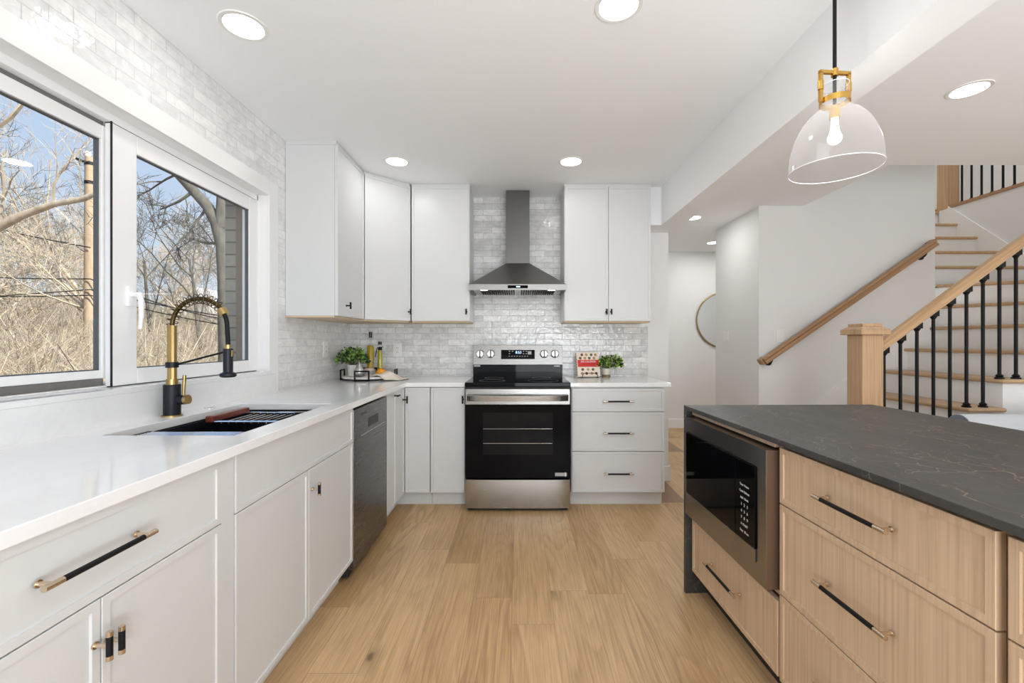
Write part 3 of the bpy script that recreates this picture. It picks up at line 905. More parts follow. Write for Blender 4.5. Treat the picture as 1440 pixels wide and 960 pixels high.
# ------------------------------------------------------------------ range hood
c = thing('range_hood', 'grey steel chimney hood on the tiled wall above the range', 'range hood', (-0.005, YB - 0.0065, 0))
zl, zt_, zc = 1.614, 1.658, 1.866
w2, dp = 0.3765, 0.44
cw, cd = 0.098, 0.175
g = G()
A = [(-w2, -dp, zt_), (w2, -dp, zt_), (w2, 0, zt_), (-w2, 0, zt_)]
B = [(-cw, -cd, zc), (cw, -cd, zc), (cw, 0, zc), (-cw, 0, zc)]
g.add(A + B, [(0, 1, 5, 4), (1, 2, 6, 5), (2, 3, 7, 6), (3, 0, 4, 7), (4, 5, 6, 7)])
g.box(-w2, w2, -dp, -dp + 0.012, zl, zt_); g.box(-w2, -w2 + 0.012, -dp + 0.012, 0, zl, zt_); g.box(w2 - 0.012, w2, -dp + 0.012, 0, zl, zt_)
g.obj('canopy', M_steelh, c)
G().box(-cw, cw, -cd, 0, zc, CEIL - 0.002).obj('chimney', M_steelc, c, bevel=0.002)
G().box(-w2 + 0.012, w2 - 0.012, -dp + 0.012, -0.002, zl + 0.010, zl + 0.016).obj('underside', M_steel, c)
for sx in (-1, 1):
    g = G()
    for k in range(15):
        x = sx * (0.032 + 0.0185 * k)
        g.box(x - 0.0055, x + 0.0055, -dp + 0.075, -0.07, zl - 0.001, zl + 0.0095)
    g.obj('baffle_filter', M_dark, c)
    g = G().box(sx * 0.30 - 0.02, sx * 0.30 + 0.02, -dp + 0.03, -dp + 0.06, zl + 0.006, zl + 0.0098)
    g.lathe([(0.0005, 0.004), (0.028, 0.004), (0.030, 0.0099)], 20, (sx * 0.265, -dp + 0.055, zl))
    g.obj('lamp', M_led, c)
G().box(-0.078, 0.078, -dp - 0.0012, -dp, zl + 0.013, zl + 0.036).obj('control_panel', M_bglass, c)
g = G().box(-0.012, 0.018, -dp - 0.0022, -dp - 0.0013, zl + 0.020, zl + 0.030); g.obj('display', M_digit, c)
lamp('hood_light', 'AREA', (0, -0.25, zl - 0.01), 0.6, (1, 0.97, 0.92), (0, 0, 0), 0.5, 0.1, parent=c)

# ------------------------------------------------------------------ range
RX, RW = -0.005, 0.3785
YF = 3.158                                      # face of the oven door
c = thing('range', 'freestanding stainless range with black glass oven door and black cooktop', 'oven range', (RX, 0, 0))
g = G().box(-RW + 0.006, RW - 0.006, YF + 0.045, YB - 0.03, 0.02, 0.890); g.obj('body', M_dark, c)
g = G().box(-RW + 0.02, RW - 0.02, YF + 0.03, YB - 0.1, 0.0, 0.03); g.obj('base', M_rubber, c)
g = G().box(-RW, RW, YF - 0.006, 3.722, 0.892, 0.923)
ck = g.obj('cooktop', M_bglass, c, bevel=0.004)
for (x, y, r) in ((-0.19, 3.30, 0.095), (0.19, 3.30, 0.115), (-0.19, 3.56, 0.075), (0.19, 3.56, 0.075)):
    G().lathe([(r - 0.002, 0), (r - 0.002, 0.0002), (r, 0.0002), (r, 0)], 40, (x, y, 0.9232)).obj('burner_mark', M_print, ck)
g = G(); g.box(-RW, RW, YF + 0.004, YF + 0.02, 0.878, 0.892); g.obj('vent_gap', M_dark, c)
# oven door
dg = G().box(-RW + 0.002, RW - 0.002, YF, YF + 0.045, 0.762, 0.877)
dr = dg.obj('door', M_steelb, c, bevel=0.004)
G().box(-RW + 0.002, RW - 0.002, YF + 0.001, YF + 0.045, 0.236, 0.7615).obj('door_glass', M_bglass, dr, bevel=0.002)
g = G()
g.box(-0.250, 0.252, YF + 0.0002, YF + 0.0008, 0.405, 0.706)
g.obj('oven_window', mat('dim_oven_window', (0.012, 0.012, 0.013), 0.06, spec=0.1), dr)
g = G()
for z in (0.590, 0.486): g.cyl((-0.248, YF + 0.0002, z), (0.248, YF + 0.0002, z), 0.0022, n=6)
g.obj('oven_rack', M_steel, dr)
# bowed bar handle
pts = [(-0.362, YF - 0.002, 0.815)]
for k in range(17):
    s = -1 + 2 * k / 16
    pts.append((0.360 * s, YF - 0.022 - 0.030 * (1 - s * s) ** 0.5, 0.815))
pts.append((0.362, YF - 0.002, 0.815))
g = G()
prof = [(-0.011, 0.018), (-0.007, 0.021), (0.006, 0.016), (0.010, -0.004), (0.004, -0.020), (-0.008, -0.021)]
vs, fs = [], []
for q in pts:
    for (dy, dz) in prof: vs.append((q[0], q[1] + dy, q[2] + dz))
k = len(prof)
for i in range(len(pts) - 1):
    for j in range(k):
        j2 = (j + 1) % k
        fs.append((i * k + j, i * k + j2, (i + 1) * k + j2, (i + 1) * k + j))
fs.append(tuple(range(k))); fs.append(tuple((len(pts) - 1) * k + j for j in range(k)))
g.add(vs, fs); g.obj('handle', M_steel, dr, smooth=35)
g = G().box(0.268, 0.352, YF - 0.0005, YF + 0.0002, 0.252, 0.276)
g.obj('badge', M_print, dr)
g = G().box(0.338, 0.346, YF - 0.0012, YF - 0.0006, 0.250, 0.279); g.obj('badge_mark', M_printw, dr)
# storage drawer, slightly bowed sheet
vs, fs = [], []
n1, n2 = 24, 8
for i in range(n1 + 1):
    for j in range(n2 + 1):
        s = -1 + 2 * i / n1; t = j / n2
        x = s * (RW - 0.004) ; z = 0.026 + 0.203 * t
        y = YF - 0.004 - 0.010 * (1 - s ** 6) - 0.004 * math.sin(PI * t)
        vs.append((x, y, z))
for i in range(n1):
    for j in range(n2):
        a = i * (n2 + 1) + j
        fs.append((a, a + n2 + 1, a + n2 + 2, a + 1))
g = G(); g.add(vs, fs)
g.box(-RW + 0.004, RW - 0.004, YF - 0.003, YF + 0.045, 0.027, 0.228)
g.obj('drawer', M_steel, c, smooth=40)
# backguard
YG = 3.722
g = G().box(-RW + 0.001, RW - 0.001, YG + 0.004, YG + 0.10, 0.905, 1.020); g.obj('lower_backguard', M_bglass, c, bevel=0.002)
g = G().prism([(YG - 0.004, 1.020), (YG + 0.014, 1.186), (YG + 0.10, 1.186), (YG + 0.10, 1.020)], 'x', -RW + 0.001, RW - 0.001)
bg = g.obj('backguard', M_steelb, c, bevel=0.002)
tilt = math.atan2(0.018, 0.166)
def onguard(x, z, d=0.0): return (x, YG - 0.004 + (z - 1.020) * 0.018 / 0.166 - d, z)
Mg = Matrix.Translation(onguard(0, 1.103)) @ Matrix.Rotation(-tilt, 4, 'X')
g = G(); g.M = Mg; g.box(-0.141, 0.143, -0.0015, 0.001, -0.036, 0.042); g.obj('display', M_bglass, bg)
g = G(); g.M = Mg
for (x, z) in ((-0.07, 0.03), (-0.045, 0.03), (-0.07, 0.010), (0.048, 0.03), (0.048, 0.010), (0.072, 0.03), (0.072, 0.010)):
    g.box(x - 0.006, x + 0.006, -0.0022, -0.0016, z - 0.003, z + 0.003)
for k in range(8): g.box(-0.072 + 0.022 * k - 0.005, -0.072 + 0.022 * k + 0.005, -0.0022, -0.0016, -0.014, -0.009)
g.box(0.085, 0.115, -0.0022, -0.0016, 0.004, 0.030)
g.obj('touch_key', M_print, bg)
def text(name, s, size, m, parent, M, ext=0.0004, align='CENTER'):
    cu = bpy.data.curves.new(name, 'FONT'); cu.body = s; cu.size = size; cu.extrude = ext
    cu.align_x = align; cu.align_y = 'CENTER'
    cu.materials.append(m)
    tmp = bpy.data.objects.new(name, cu); COL.objects.link(tmp)
    me = bpy.data.meshes.new_from_object(tmp)
    bpy.data.objects.remove(tmp); me.materials.clear(); me.materials.append(m)
    o = bpy.data.objects.new(name, me); COL.objects.link(o); o.parent = parent; o.matrix_local = M
    return o
UP = Matrix.Rotation(PI / 2, 4, 'X')
text('clock_digits', '8:53', 0.030, M_digit, bg, Mg @ Matrix.Translation((0.006, -0.002, 0.020)) @ UP)
for x in (-0.318, -0.228, 0.222, 0.312):
    g = G(); g.M = Matrix.Translation(onguard(x, 1.110)) @ Matrix.Rotation(-tilt, 4, 'X') @ Matrix.Rotation(PI / 2, 4, 'X')
    g.slot = 0
    g.lathe([(0.036, 0.0), (0.036, 0.008), (0.033, 0.011), (0.031, 0.030), (0.027, 0.034), (0.0005, 0.034)], 28)
    g.slot = 1
    g.box(-0.008, 0.008, -0.034, -0.020, 0.006, 0.036)
    g.box(-0.0045, 0.0045, -0.026, 0.026, 0.034, 0.037)
    g.obj('knob', [M_chrome, M_bplast], c, smooth=35)
G().box(0.305, 0.355, YG + 0.0025, YG + 0.0038, 1.005, 1.013).obj('printed_mark', M_printw, c)
G().box(-0.370, -0.318, YG + 0.0025, YG + 0.0038, 1.004, 1.017).obj('sticker', M_print, c)

# ------------------------------------------------------------------ island
TH = math.radians(1.4)
IM = Matrix.Translation((0.806, 2.15, 0)) @ Matrix.Rotation(TH, 4, 'Z')
RI = TH - PI / 2
def ipos(x, y): 
    v = IM @ Vector((x, y, 0)); return (v.x, v.y, 0)
ZI = 0.906
FX = 0.026                                      # cabinet face behind the slab edge
c = thing('island_worktop', 'dark grey veined stone island top with a waterfall end on the far side', 'countertop', (0.806, 2.15, 0), TH)
G().box(0, 0.935, -2.35, 0, ZI - 0.019, ZI).obj('slab', M_stone, c, bevel=0.0015)
G().box(0, 0.935, -0.020, 0, 0.0, ZI - 0.0195).obj('waterfall_end', M_stone, c, bevel=0.0015)
def island_cab(name, label, y_far, w):
    o = thing(name, label, 'cabinet', ipos(FX, -y_far), RI)
    return o
OAK2 = [M_oak]
# microwave bay with one drawer under it
YM = 0.022
c = island_cab('island_cabinet', 'oak island cabinet holding the microwave over a single drawer', YM, 0.687)
w = 0.687
g = G()
g.box(0, 0.018, 0.021, 0.58, 0.105, 0.885); g.box(w - 0.018, w, 0.021, 0.58, 0.105, 0.885)
g.box(0.018, w - 0.018, 0.021, 0.58, 0.105, 0.123); g.box(0.018, w - 0.018, 0.021, 0.58, 0.372, 0.390); g.box(0.018, w - 0.018, 0.56, 0.58, 0.123, 0.885)
g.box(0.018, w - 0.018, 0.0, 0.58, 0.866, 0.885)
g.obj('body', M_oak, c)
G().box(0, w, 0.08, 0.58, 0, 0.105).obj('plinth', M_dark, c)
door(c, 0.012, w - 0.003, 0.118, 0.366, M_oak, 'drawer', hp=(0.335, 0.252), hl=0.262, vertical=False)
c2 = c
# microwave
mw = thing('microwave', 'built-in stainless microwave with black glass door in the island end', 'microwave', ipos(FX, -YM), RI)
mz0, mz1, mx0, mx1 = 0.400, 0.858, 0.022, w - 0.008
pf = -0.036
g = G()
g.box(mx0, mx1, pf + 0.004, 0.020, mz0, mz1)
g.box(mx0 + 0.03, mx1 - 0.03, 0.020, 0.45, mz0 + 0.02, mz1 - 0.02)
g.obj('case', mat('wood_reflection_steel_side', (0.20, 0.13, 0.09), 0.35, 0.6), mw)  # brown of the reflected wood is put into the steel's colour
g = G()
fx0, fx1, fz0, fz1 = mx0 + 0.010, mx1 - 0.062, mz0 + 0.105, mz1 - 0.072
g.box(mx0, mx1, pf, pf + 0.004, mz1 - 0.066, mz1); g.box(mx0, mx1, pf, pf + 0.004, mz0, mz0 + 0.062)
g.box(mx0, mx0 + 0.022, pf, pf + 0.004, mz0 + 0.062, mz1 - 0.066); g.box(mx1 - 0.052, mx1, pf, pf + 0.004, mz0 + 0.062, mz1 - 0.066)
g.obj('trim_kit', M_steelm, mw)
dx1_ = mx1 - 0.185
g = G().box(mx0 + 0.024, dx1_, pf - 0.006, pf + 0.003, mz0 + 0.108, mz1 - 0.069); dm = g.obj('door', M_bglass, mw, bevel=0.0015)
G().box(mx0 + 0.024, dx1_, pf - 0.006, pf + 0.003, mz0 + 0.066, mz0 + 0.107).obj('door_strip', M_steelm, dm, bevel=0.001)
G().box(dx1_ + 0.003, mx1 - 0.055, pf - 0.006, pf + 0.003, mz0 + 0.108, mz1 - 0.069).obj('control_panel', M_bglass, mw, bevel=0.0015)
G().box(dx1_ + 0.003, mx1 - 0.055, pf - 0.006, pf + 0.003, mz0 + 0.066, mz0 + 0.107).obj('panel_strip', M_steelm, mw, bevel=0.001)
kx = (dx1_ + mx1 - 0.055) / 2
rows = ['Time  Power', 'Cook Defrost', 'Add  Clock', '1   2   3', '4   5   6', '7   8   9', '0  START', 'Stop  30 sec']
for i, s in enumerate(rows):
    text('key_label', s, 0.0145 if i in (3, 4, 5) else 0.0115, M_printw, mw, Matrix.Translation((kx, pf - 0.0066, mz1 - 0.155 - 0.0235 * i)) @ UP, 0.0002)
# drawer banks
def bank(label, y_far, w, first=False):
    c = island_cab('island_cabinet', label, y_far, w)
    g = G().box(0, w, 0.021, 0.58, 0.105, 0.885); g.obj('body', M_oakh, c)
    G().box(0, w, 0.08, 0.58, 0, 0.105).obj('plinth', M_dark, c)
    for (z0, z1) in ((0.692, 0.872), (0.398, 0.688), (0.114, 0.394)):
        door(c, 0.004, w - 0.012, z0, z1, M_oak, 'drawer', hp=((w - 0.008) / 2, (z0 + z1) / 2 + 0.002), hl=0.240, vertical=False)
    return c
bank('oak island cabinet of three wide drawers with long black and brass pulls', YM + 0.690, 0.652)
bank('oak island cabinet at the right picture edge, beyond the wide drawers', YM + 0.690 + 0.655, 0.662)
bp = G().box(0, 0.018, 0.0, 2.03, 0.0, 0.886).obj('island_back_panel', M_oak, None, loc=ipos(FX + 0.585, -2.055), rot=(0, 0, TH))
tag(bp, 'oak back panel of the island below the stone overhang', 'panel')

# ------------------------------------------------------------------ pendant over the island
PX, PY = 1.076, 1.50
KP = PY / 1.75
def pz(z): return H + (z - H) * KP
c = thing('pendant_light', 'clear glass dome pendant with gold bracket hanging over the island', 'pendant light', (PX, PY, 0))
G().cyl((0, 0, pz(2.262)), (0, 0, CEIL - 0.01), 0.0058, n=12).obj('stem', M_black, c, smooth=40)
G().cyl((0, 0, pz(2.145)), (0, 0, pz(2.262)), 0.0056, n=12).obj('inner_stem', M_black, c, smooth=40)
G().lathe([(0.0005, -0.026), (0.052, -0.026), (0.056, -0.02), (0.056, 0.0)], 32, (0, 0, CEIL)).obj('ceiling_cup', M_black, c, smooth=40)
g = G()
bw, bz0, bz1 = 0.060 * KP, pz(2.165), pz(2.282)
e = 0.0052
g.box(-bw - e, bw + e, -e, e, bz1 - e, bz1 + e)
for sx in (-1, 1):
    g.box(sx * bw - e, sx * bw + e, -e, e, bz0, bz1)
    g.cyl((sx * bw, 0, pz(2.212)), (sx * bw, 0, pz(2.245)), 0.0088, n=14)
    g.cyl((sx * 0.050 * KP, 0, bz0 + 0.004), (sx * bw, 0, bz0 + 0.004), e, n=10)
g.cyl((0, 0, bz1 - 0.012), (0, 0, bz1 + 0.012), 0.011, n=14)
g.obj('bracket', M_gold, c, rot=(0, 0, 0.10), smooth=35)
def sc(pr): return [(r * KP if r > 0.001 else r, pz(z)) for r, z in pr]
g = G().lathe(sc([(0.050, 2.158), (0.0525, 2.158), (0.0525, 2.180), (0.050, 2.180), (0.050, 2.158)]), 40); g.obj('neck_band', M_gold, c, smooth=40)
g = G().lathe(sc([(0.0005, 2.10), (0.019, 2.10), (0.019, 2.148), (0.010, 2.152), (0.0005, 2.152)]), 20); g.obj('socket', M_gold, c, smooth=40)
prof = sc([(0.0475, 2.232), (0.0475, 2.15), (0.050, 2.141), (0.062, 2.133), (0.090, 2.110), (0.116, 2.075), (0.137, 2.030), (0.150, 1.985), (0.156, 1.940), (0.158, 1.898)])
sh = G().lathe(prof, 64).obj('glass_shade', M_shade, c, smooth=60)
def hoop(r, z, n=64): return [(r * math.cos(2 * PI * k / n), r * math.sin(2 * PI * k / n), z) for k in range(n)]
G().tube(hoop(0.158 * KP, pz(1.8975)), 0.0016, 8, closed=True).obj('rim', M_rim, sh, smooth=60)
G().tube(hoop(0.0475 * KP, pz(2.232), 40), 0.0011, 6, closed=True).obj('neck_rim', M_rim, sh, smooth=60)
G().ball((0, 0, pz(2.022)), 0.0215, n=20, m=14).lathe([(0.011, pz(2.108)), (0.011, pz(2.07)), (0.0165, pz(2.022) + 0.0145)], 20).obj('bulb', M_bulb, c, smooth=60)
lamp('pendant_lamp', 'POINT', (0, 0, pz(2.03)), 4, (1, 0.95, 0.88), size=0.028, parent=c)

# ------------------------------------------------------------------ recessed ceiling lights
def can(x, y, label, power=CAN_POWER, z=CEIL):
    c = thing('recessed_light', label, 'ceiling light', (x, y, z), group='recessed ceiling lights')
    G().lathe([(0.072, -0.003), (0.074, -0.0045), (0.088, -0.0035), (0.090, 0.0)], 40).obj('trim_ring', M_plate, c, smooth=50)
    G().lathe([(0.0005, -0.0032), (0.0725, -0.0032)], 40).obj('lens', M_lens, c)
    d = lamp('downlight', 'AREA', (0, 0, -0.008), power, (1.0, 0.985, 0.96), (0, 0, 0), 0.14, parent=c, shape='DISK')
    return c
can(-1.098, 1.763, 'round recessed ceiling light beside the tiled wall above the window')
can(-0.851, 3.087, 'round recessed ceiling light in front of the corner wall cabinet')
can(0.376, 1.655, 'round recessed ceiling light cut by the top edge of the picture')
can(0.368, 3.087, 'round recessed ceiling light in front of the two-door wall cabinet')
can(2.257, 2.207, 'round recessed ceiling light beyond the beam at the right, near the stairs')
can(1.78, 4.49, 'round recessed hall light right against the end of the beam', 4)
can(2.484, 5.62, 'farthest recessed hall light near the round mirror', 3.5)
lamp('hall_fill', 'AREA', (3.1, 5.2, CEIL - 0.02), 9, (1, 0.99, 0.97), (0, 0, 0), 0.8, 0.8)  # fill without a fixture, added to brighten the hall the mirror reflects

# ------------------------------------------------------------------ hall mirror and wall plates
c = thing('round_mirror', 'round wall mirror with a thin brass frame at the end of the hall', 'mirror', (2.89, 6.199, 1.516))
ring = [(0.387 * math.cos(2 * PI * k / 72), -0.012, 0.387 * math.sin(2 * PI * k / 72)) for k in range(72)]
G().tube(ring, 0.011, 8, closed=True).obj('frame', mat('antique_brass', (0.42, 0.30, 0.15), 0.3, 1.0), c, smooth=60)
g = G(); g.M = Matrix.Rotation(PI / 2, 4, 'X'); g.lathe([(0.0005, 0.008), (0.380, 0.008), (0.380, 0.0)], 72); g.obj('glass', M_mirror, c)
def wall_plate(name, label, loc, rz, w, kind):
    c = thing(name, label, 'outlet' if kind == 'outlet' else 'light switch', loc, rz)
    G().box(-w / 2, w / 2, -0.006, 0, -0.058, 0.058).obj('plate', M_plate, c, bevel=0.002)
    if kind == 'outlet':
        g = G().box(-0.017, 0.017, -0.0085, -0.006, -0.034, 0.034); s = g.obj('receptacle', M_plate, c, bevel=0.001)
        g = G()
        for z in (-0.019, 0.019):
            for x in (-0.006, 0.006): g.box(x - 0.0012, x + 0.0012, -0.0092, -0.0084, z - 0.005, z + 0.005)
        g.obj('slots', M_printd, s)
    else:
        k = max(1, round((w - 0.024) / 0.046))
        for i in range(k):
            x = (i - (k - 1) / 2) * 0.046
            G().box(x - 0.016, x + 0.016, -0.0095, -0.006, -0.033, 0.033).obj('rocker', M_plate, c, bevel=0.0015)
    return c
wall_plate('outlet', 'white outlet plate on the back tile right of the oil bottles', (px(559, 492, YB - 0.007).x, YB - 0.0065, 1.142), 0, 0.074, 'outlet')
wall_plate('outlet', 'white outlet plate on the left tiled wall before the corner', (XW + 0.0005, 1.465 * 620 / (729 - 457), 1.158), R90, 0.074, 'outlet')
wall_plate('light_switch', 'white switch plate on the stair wall above the foot of the handrail', (px(1097, 472, 4.1).x, 4.0995, px(1097, 472, 4.1).z), 0, 0.074, 'switch')
wall_plate('light_switch', 'white switch plate on the bright hall wall near the mirror', (2.2365, 4.745, 1.27), -R90, 0.120, 'switch')

# ------------------------------------------------------------------ stairs
RISE, RUN = 0.198, 0.238
def zt_n(n): return 0.757 + RISE * (n - 4)
def xt_n(n): return 3.095 + RUN * (n - 4)
YN, YFAR = 3.03, 4.099
TT = 0.030
st = thing('staircase', 'white staircase with oak treads turning up behind the island', 'stairs', (2.38, 3.03, 0))
off = Vector((-2.38, -3.03, 0))
def sg():
    g = G(); g.M = Matrix.Translation(off); return g
def nosed(poly, z):
    return sg().prism(poly, 'z', z - TT, z)
for n in range(1, 8):
    x0, x1 = xt_n(n), xt_n(n + 1) + 0.030
    yn = YN
    if n == 7: x1 = xt_n(7) + 0.11
    sg().box(x0, x1, yn, YFAR, zt_n(n) - TT, zt_n(n)).obj('tread', M_tread, st, bevel=0.012)
    zb = 0.0 if n == 1 else zt_n(n - 1)
    sg().box(x0 + 0.028, x0 + 0.045, YN + 0.03, YFAR, zb - (0 if n == 1 else 0.002), zt_n(n) - TT).obj('riser', M_trim, st)
# winders and the second flight
PVX, PVY = 3.875, 4.10
def ray(ang, L): return (PVX + L * math.sin(ang), PVY - L * math.cos(ang))
XRW = 4.929
def wind(a0, a1, z, name):
    poly = [(PVX - 0.02 * math.cos(a0), PVY - 0.02 * math.sin(a0))]
    def edge(a, o):
        dx, dy = math.sin(a), -math.cos(a)
        lx = (XRW - PVX) / dx if dx > 1e-6 else 1e9
        ly = (PVY - YN) / -dy if dy < -1e-6 else 1e9
        l = min(lx, ly)
        return (PVX + dx * l + o[0], PVY + dy * l + o[1])
    p0, p1 = edge(a0, (0, 0)), edge(a1, (0, 0))
    pts = [p0]
    if abs(p0[1] - YN) < 1e-3 and abs(p1[0] - XRW) < 1e-3: pts.append((XRW, YN))
    pts.append(p1)
    poly = [(PVX, PVY)] + pts
    sg().prism(poly, 'z', z - TT, z).obj('tread', M_tread, st, bevel=0.010)
    # riser under the leading edge
    dx, dy = math.sin(a0), -math.cos(a0); nx_, ny_ = -dy, dx
    q0 = (PVX + nx_ * 0.024, PVY + ny_ * 0.024); q1 = (p0[0] - dx * 0.05 + nx_ * 0.024, p0[1] - dy * 0.05 + ny_ * 0.024)
    q2 = (q1[0] + nx_ * 0.017, q1[1] + ny_ * 0.017); q3 = (q0[0] + nx_ * 0.017, q0[1] + ny_ * 0.017)
    sg().prism([q0, q1, q2, q3], 'z', z - TT - RISE + 0.028, z - TT).obj('riser', M_trim, st)
wind(math.radians(0.0), math.radians(34), zt_n(7) - 0.0005, 'w')
wind(math.radians(30), math.radians(64), zt_n(8), 'w')
wind(math.radians(60), math.radians(94), zt_n(9), 'w')
for n in range(10, 14):
    y0 = 4.285 + 0.215 * (n - 10)
    if n == 10: y0 = 4.24
    y1 = 4.285 + 0.215 * (n - 9) + 0.03
    sg().box(3.876, XRW, y0, y1, zt_n(n) - TT, zt_n(n)).obj('tread', M_tread, st, bevel=0.012)
    sg().box(3.876, XRW, y0 + 0.026, y0 + 0.043, zt_n(n - 1) - 0.002, zt_n(n) - TT).obj('riser', M_trim, st)
sg().box(3.876, XRW, 4.285 + 0.215 * 4, 5.62, 2.737 - TT, 2.737).obj('tread', M_tread, st, bevel=0.012)
sg().box(3.876, XRW, 4.285 + 0.215 * 4 + 0.026, 5.19, zt_n(13) - 0.002, 2.737 - TT).obj('riser', M_trim, st)
g = sg()
for n in range(1, 8):
    g.box(xt_n(n) + 0.045, xt_n(n + 1) + 0.045, YN + 0.03, YN + 0.06, 0, zt_n(n) - TT)
g.box(xt_n(8) + 0.045, XRW, YN + 0.03, YN + 0.06, 0, zt_n(7) - TT)
g.obj('side_panel', M_trim, st)
# skirt boards on the walls
sl = RISE / RUN
def zline(x): return 0.757 + (x - 3.095) * sl
g = sg()
xa, xb = 2.40, 3.874
g.prism([(xa, 0.0), (xa, zline(xa) + 0.16), (xb, zline(xb) + 0.16), (xb, zline(xb) - 0.3), (xa + 0.4, 0.0)], 'y', 4.084, 4.0995)
g.obj('skirt_board', M_trim, st)
g = sg()
s2 = RISE / 0.215
def z2(y): return zt_n(10) + (y - 4.285) * s2
g.prism([(4.0, z2(4.0) - 0.25), (4.0, z2(4.0) + 0.12), (5.15, z2(5.15) + 0.12), (5.15, z2(5.15) - 0.25)], 'x', XRW - 0.016, XRW - 0.0005)
g.obj('skirt_board', M_trim, st)

# wall handrail
pa, pb = px(1074, 508, 4.035), px(1315, 341, 4.035)
ln = (pb - pa).length; an = math.atan2(pb.z - pa.z, pb.x - pa.x)
c = thing('handrail', 'oak handrail fixed along the white stair wall', 'handrail', tuple(pa))
prof = [(-0.026, -0.030), (0.026, -0.030), (0.028, -0.016), (0.022, 0.004), (0.030, 0.016), (0.022, 0.031), (-0.022, 0.031), (-0.030, 0.016), (-0.022, 0.004), (-0.028, -0.016)]
G().prism(prof, 'x', 0, ln).obj('rail', M_rail_d, c, rot=(0, -an, 0), bevel=0.002)
for q_ in (-0.022, ln - 0.030): G().box(q_, q_ + 0.052, 0.0, 0.064, -0.028, 0.030).obj('end_return', M_rail_d, c, rot=(0, -an, 0), bevel=0.006)
for s in (0.09, ln - 0.10):
    q = Vector((math.cos(an) * s, 0, math.sin(an) * s))
    g = G().cyl((q.x, 0.064, q.z - 0.062), (q.x, 0.050, q.z - 0.062), 0.030, n=20)
    g.tube([(q.x, 0.055, q.z - 0.062), (q.x, 0.015, q.z - 0.062), (q.x, 0.0, q.z - 0.045), (q.x, 0.0, q.z - 0.030)], 0.009, 10)
    g.obj('bracket', M_black, c, smooth=40)

# near balustrade
YR = 3.080
c = thing('stair_balustrade', 'oak and black metal balustrade on the open side of the stairs', 'balustrade', (2.42, YR, 0))
nw = 0.072
g = G().box(-nw, nw, -nw, nw, 0, 1.262)
nwl = g.obj('newel_post', M_newel, c, bevel=0.004)
g = G().box(-0.10, 0.10, -0.10, 0.10, 1.262, 1.298)
g.add([(-0.10, -0.10, 1.298), (0.10, -0.10, 1.298), (0.10, 0.10, 1.298), (-0.10, 0.10, 1.298), (-0.072, -0.072, 1.318), (0.072, -0.072, 1.318), (0.072, 0.072, 1.318), (-0.072, 0.072, 1.318)],
      [(0, 1, 5, 4), (1, 2, 6, 5), (2, 3, 7, 6), (3, 0, 4, 7), (4, 5, 6, 7)])
g.box(-0.068, 0.068, -0.068, 0.068, 1.318, 1.340)
g.obj('newel_cap', M_newel, nwl, bevel=0.004)
ra, rb = px(1238, 486.5, YR), px(1440, 337, YR)
slp = (rb.z - ra.z) / (rb.x - ra.x)
xend = 3.86
ra = Vector((2.42 + nw - 0.01, YR, ra.z + (2.42 + nw - 0.01 - ra.x) * slp))
re_ = Vector((xend, YR, ra.z + (xend - ra.x) * slp))
ln = (re_ - ra).length; an = math.atan(slp)
G().prism(prof, 'x', 0, ln).obj('rail', M_rail, c, loc=(ra.x - 2.42, 0, ra.z), rot=(0, -an, 0), bevel=0.002)
def railz(x): return ra.z + (x - ra.x) * slp - 0.034
for k in range(11):
    x = 2.553 + 0.1153 * k
    n = int(math.floor((x - xt_n(1)) / RUN)) + 1
    z0 = zt_n(min(7, n)); z1 = railz(x)
    g = G(); g.M = Matrix.Translation((x - 2.42, 0, 0))
    g.cyl((0, 0, z0), (0, 0, z1 - 0.004), 0.0105, n=12)
    g.lathe([(0.026, 0.0), (0.026, 0.010), (0.017, 0.014), (0.022, 0.022), (0.014, 0.032), (0.011, 0.034)], 16, (0, 0, z0))
    g.prism([(-0.026, z1 - 0.032), (0.0265, z1 - 0.032), (0.0265, z1 + 0.0265 * slp), (-0.026, z1 - 0.026 * slp)], 'y', -0.018, 0.018)
    g.lathe([(0.011, -0.052), (0.018, -0.040), (0.022, -0.034), (0.022, -0.030)], 16, (0, 0, z1))
    g.obj('baluster', M_black, c, smooth=40)
G().box(3.845 - 2.42, 3.985 - 2.42, -nw, nw, 1.30, 2.45).obj('end_post', M_newel, c, bevel=0.004)

# upper landing balustrade
c = thing('landing_balustrade', 'oak and black metal balustrade of the upstairs landing seen at the top right', 'balustrade', (4.98, 3.1, 2.737))
G().box(-0.06, 0.055, 0.0, 2.35, 0.0, 0.035).obj('base_rail', M_rail_d, c, bevel=0.004)
G().box(-0.03, 0.03, 0.0, 2.25, 0.86, 0.92).obj('top_rail', M_rail_d, c, bevel=0.008)
g = G().box(-0.07, 0.07, 1.945, 2.075, 0.0, 1.02); g.box(-0.09, 0.09, 1.925, 2.095, 1.02, 1.06); g.obj('newel_post', M_newel, c, bevel=0.004)
for k in range(17):
    y = 4.95 - 0.105 * k - 3.1
    if y < 0.05: break
    g = G(); g.M = Matrix.Translation((0, y, 0))
    g.cyl((0, 0, 0.035), (0, 0, 0.86), 0.010, n=10)
    g.lathe([(0.022, 0.035), (0.022, 0.045), (0.013, 0.058)], 14)
    g.obj('baluster', M_black, c, smooth=40)

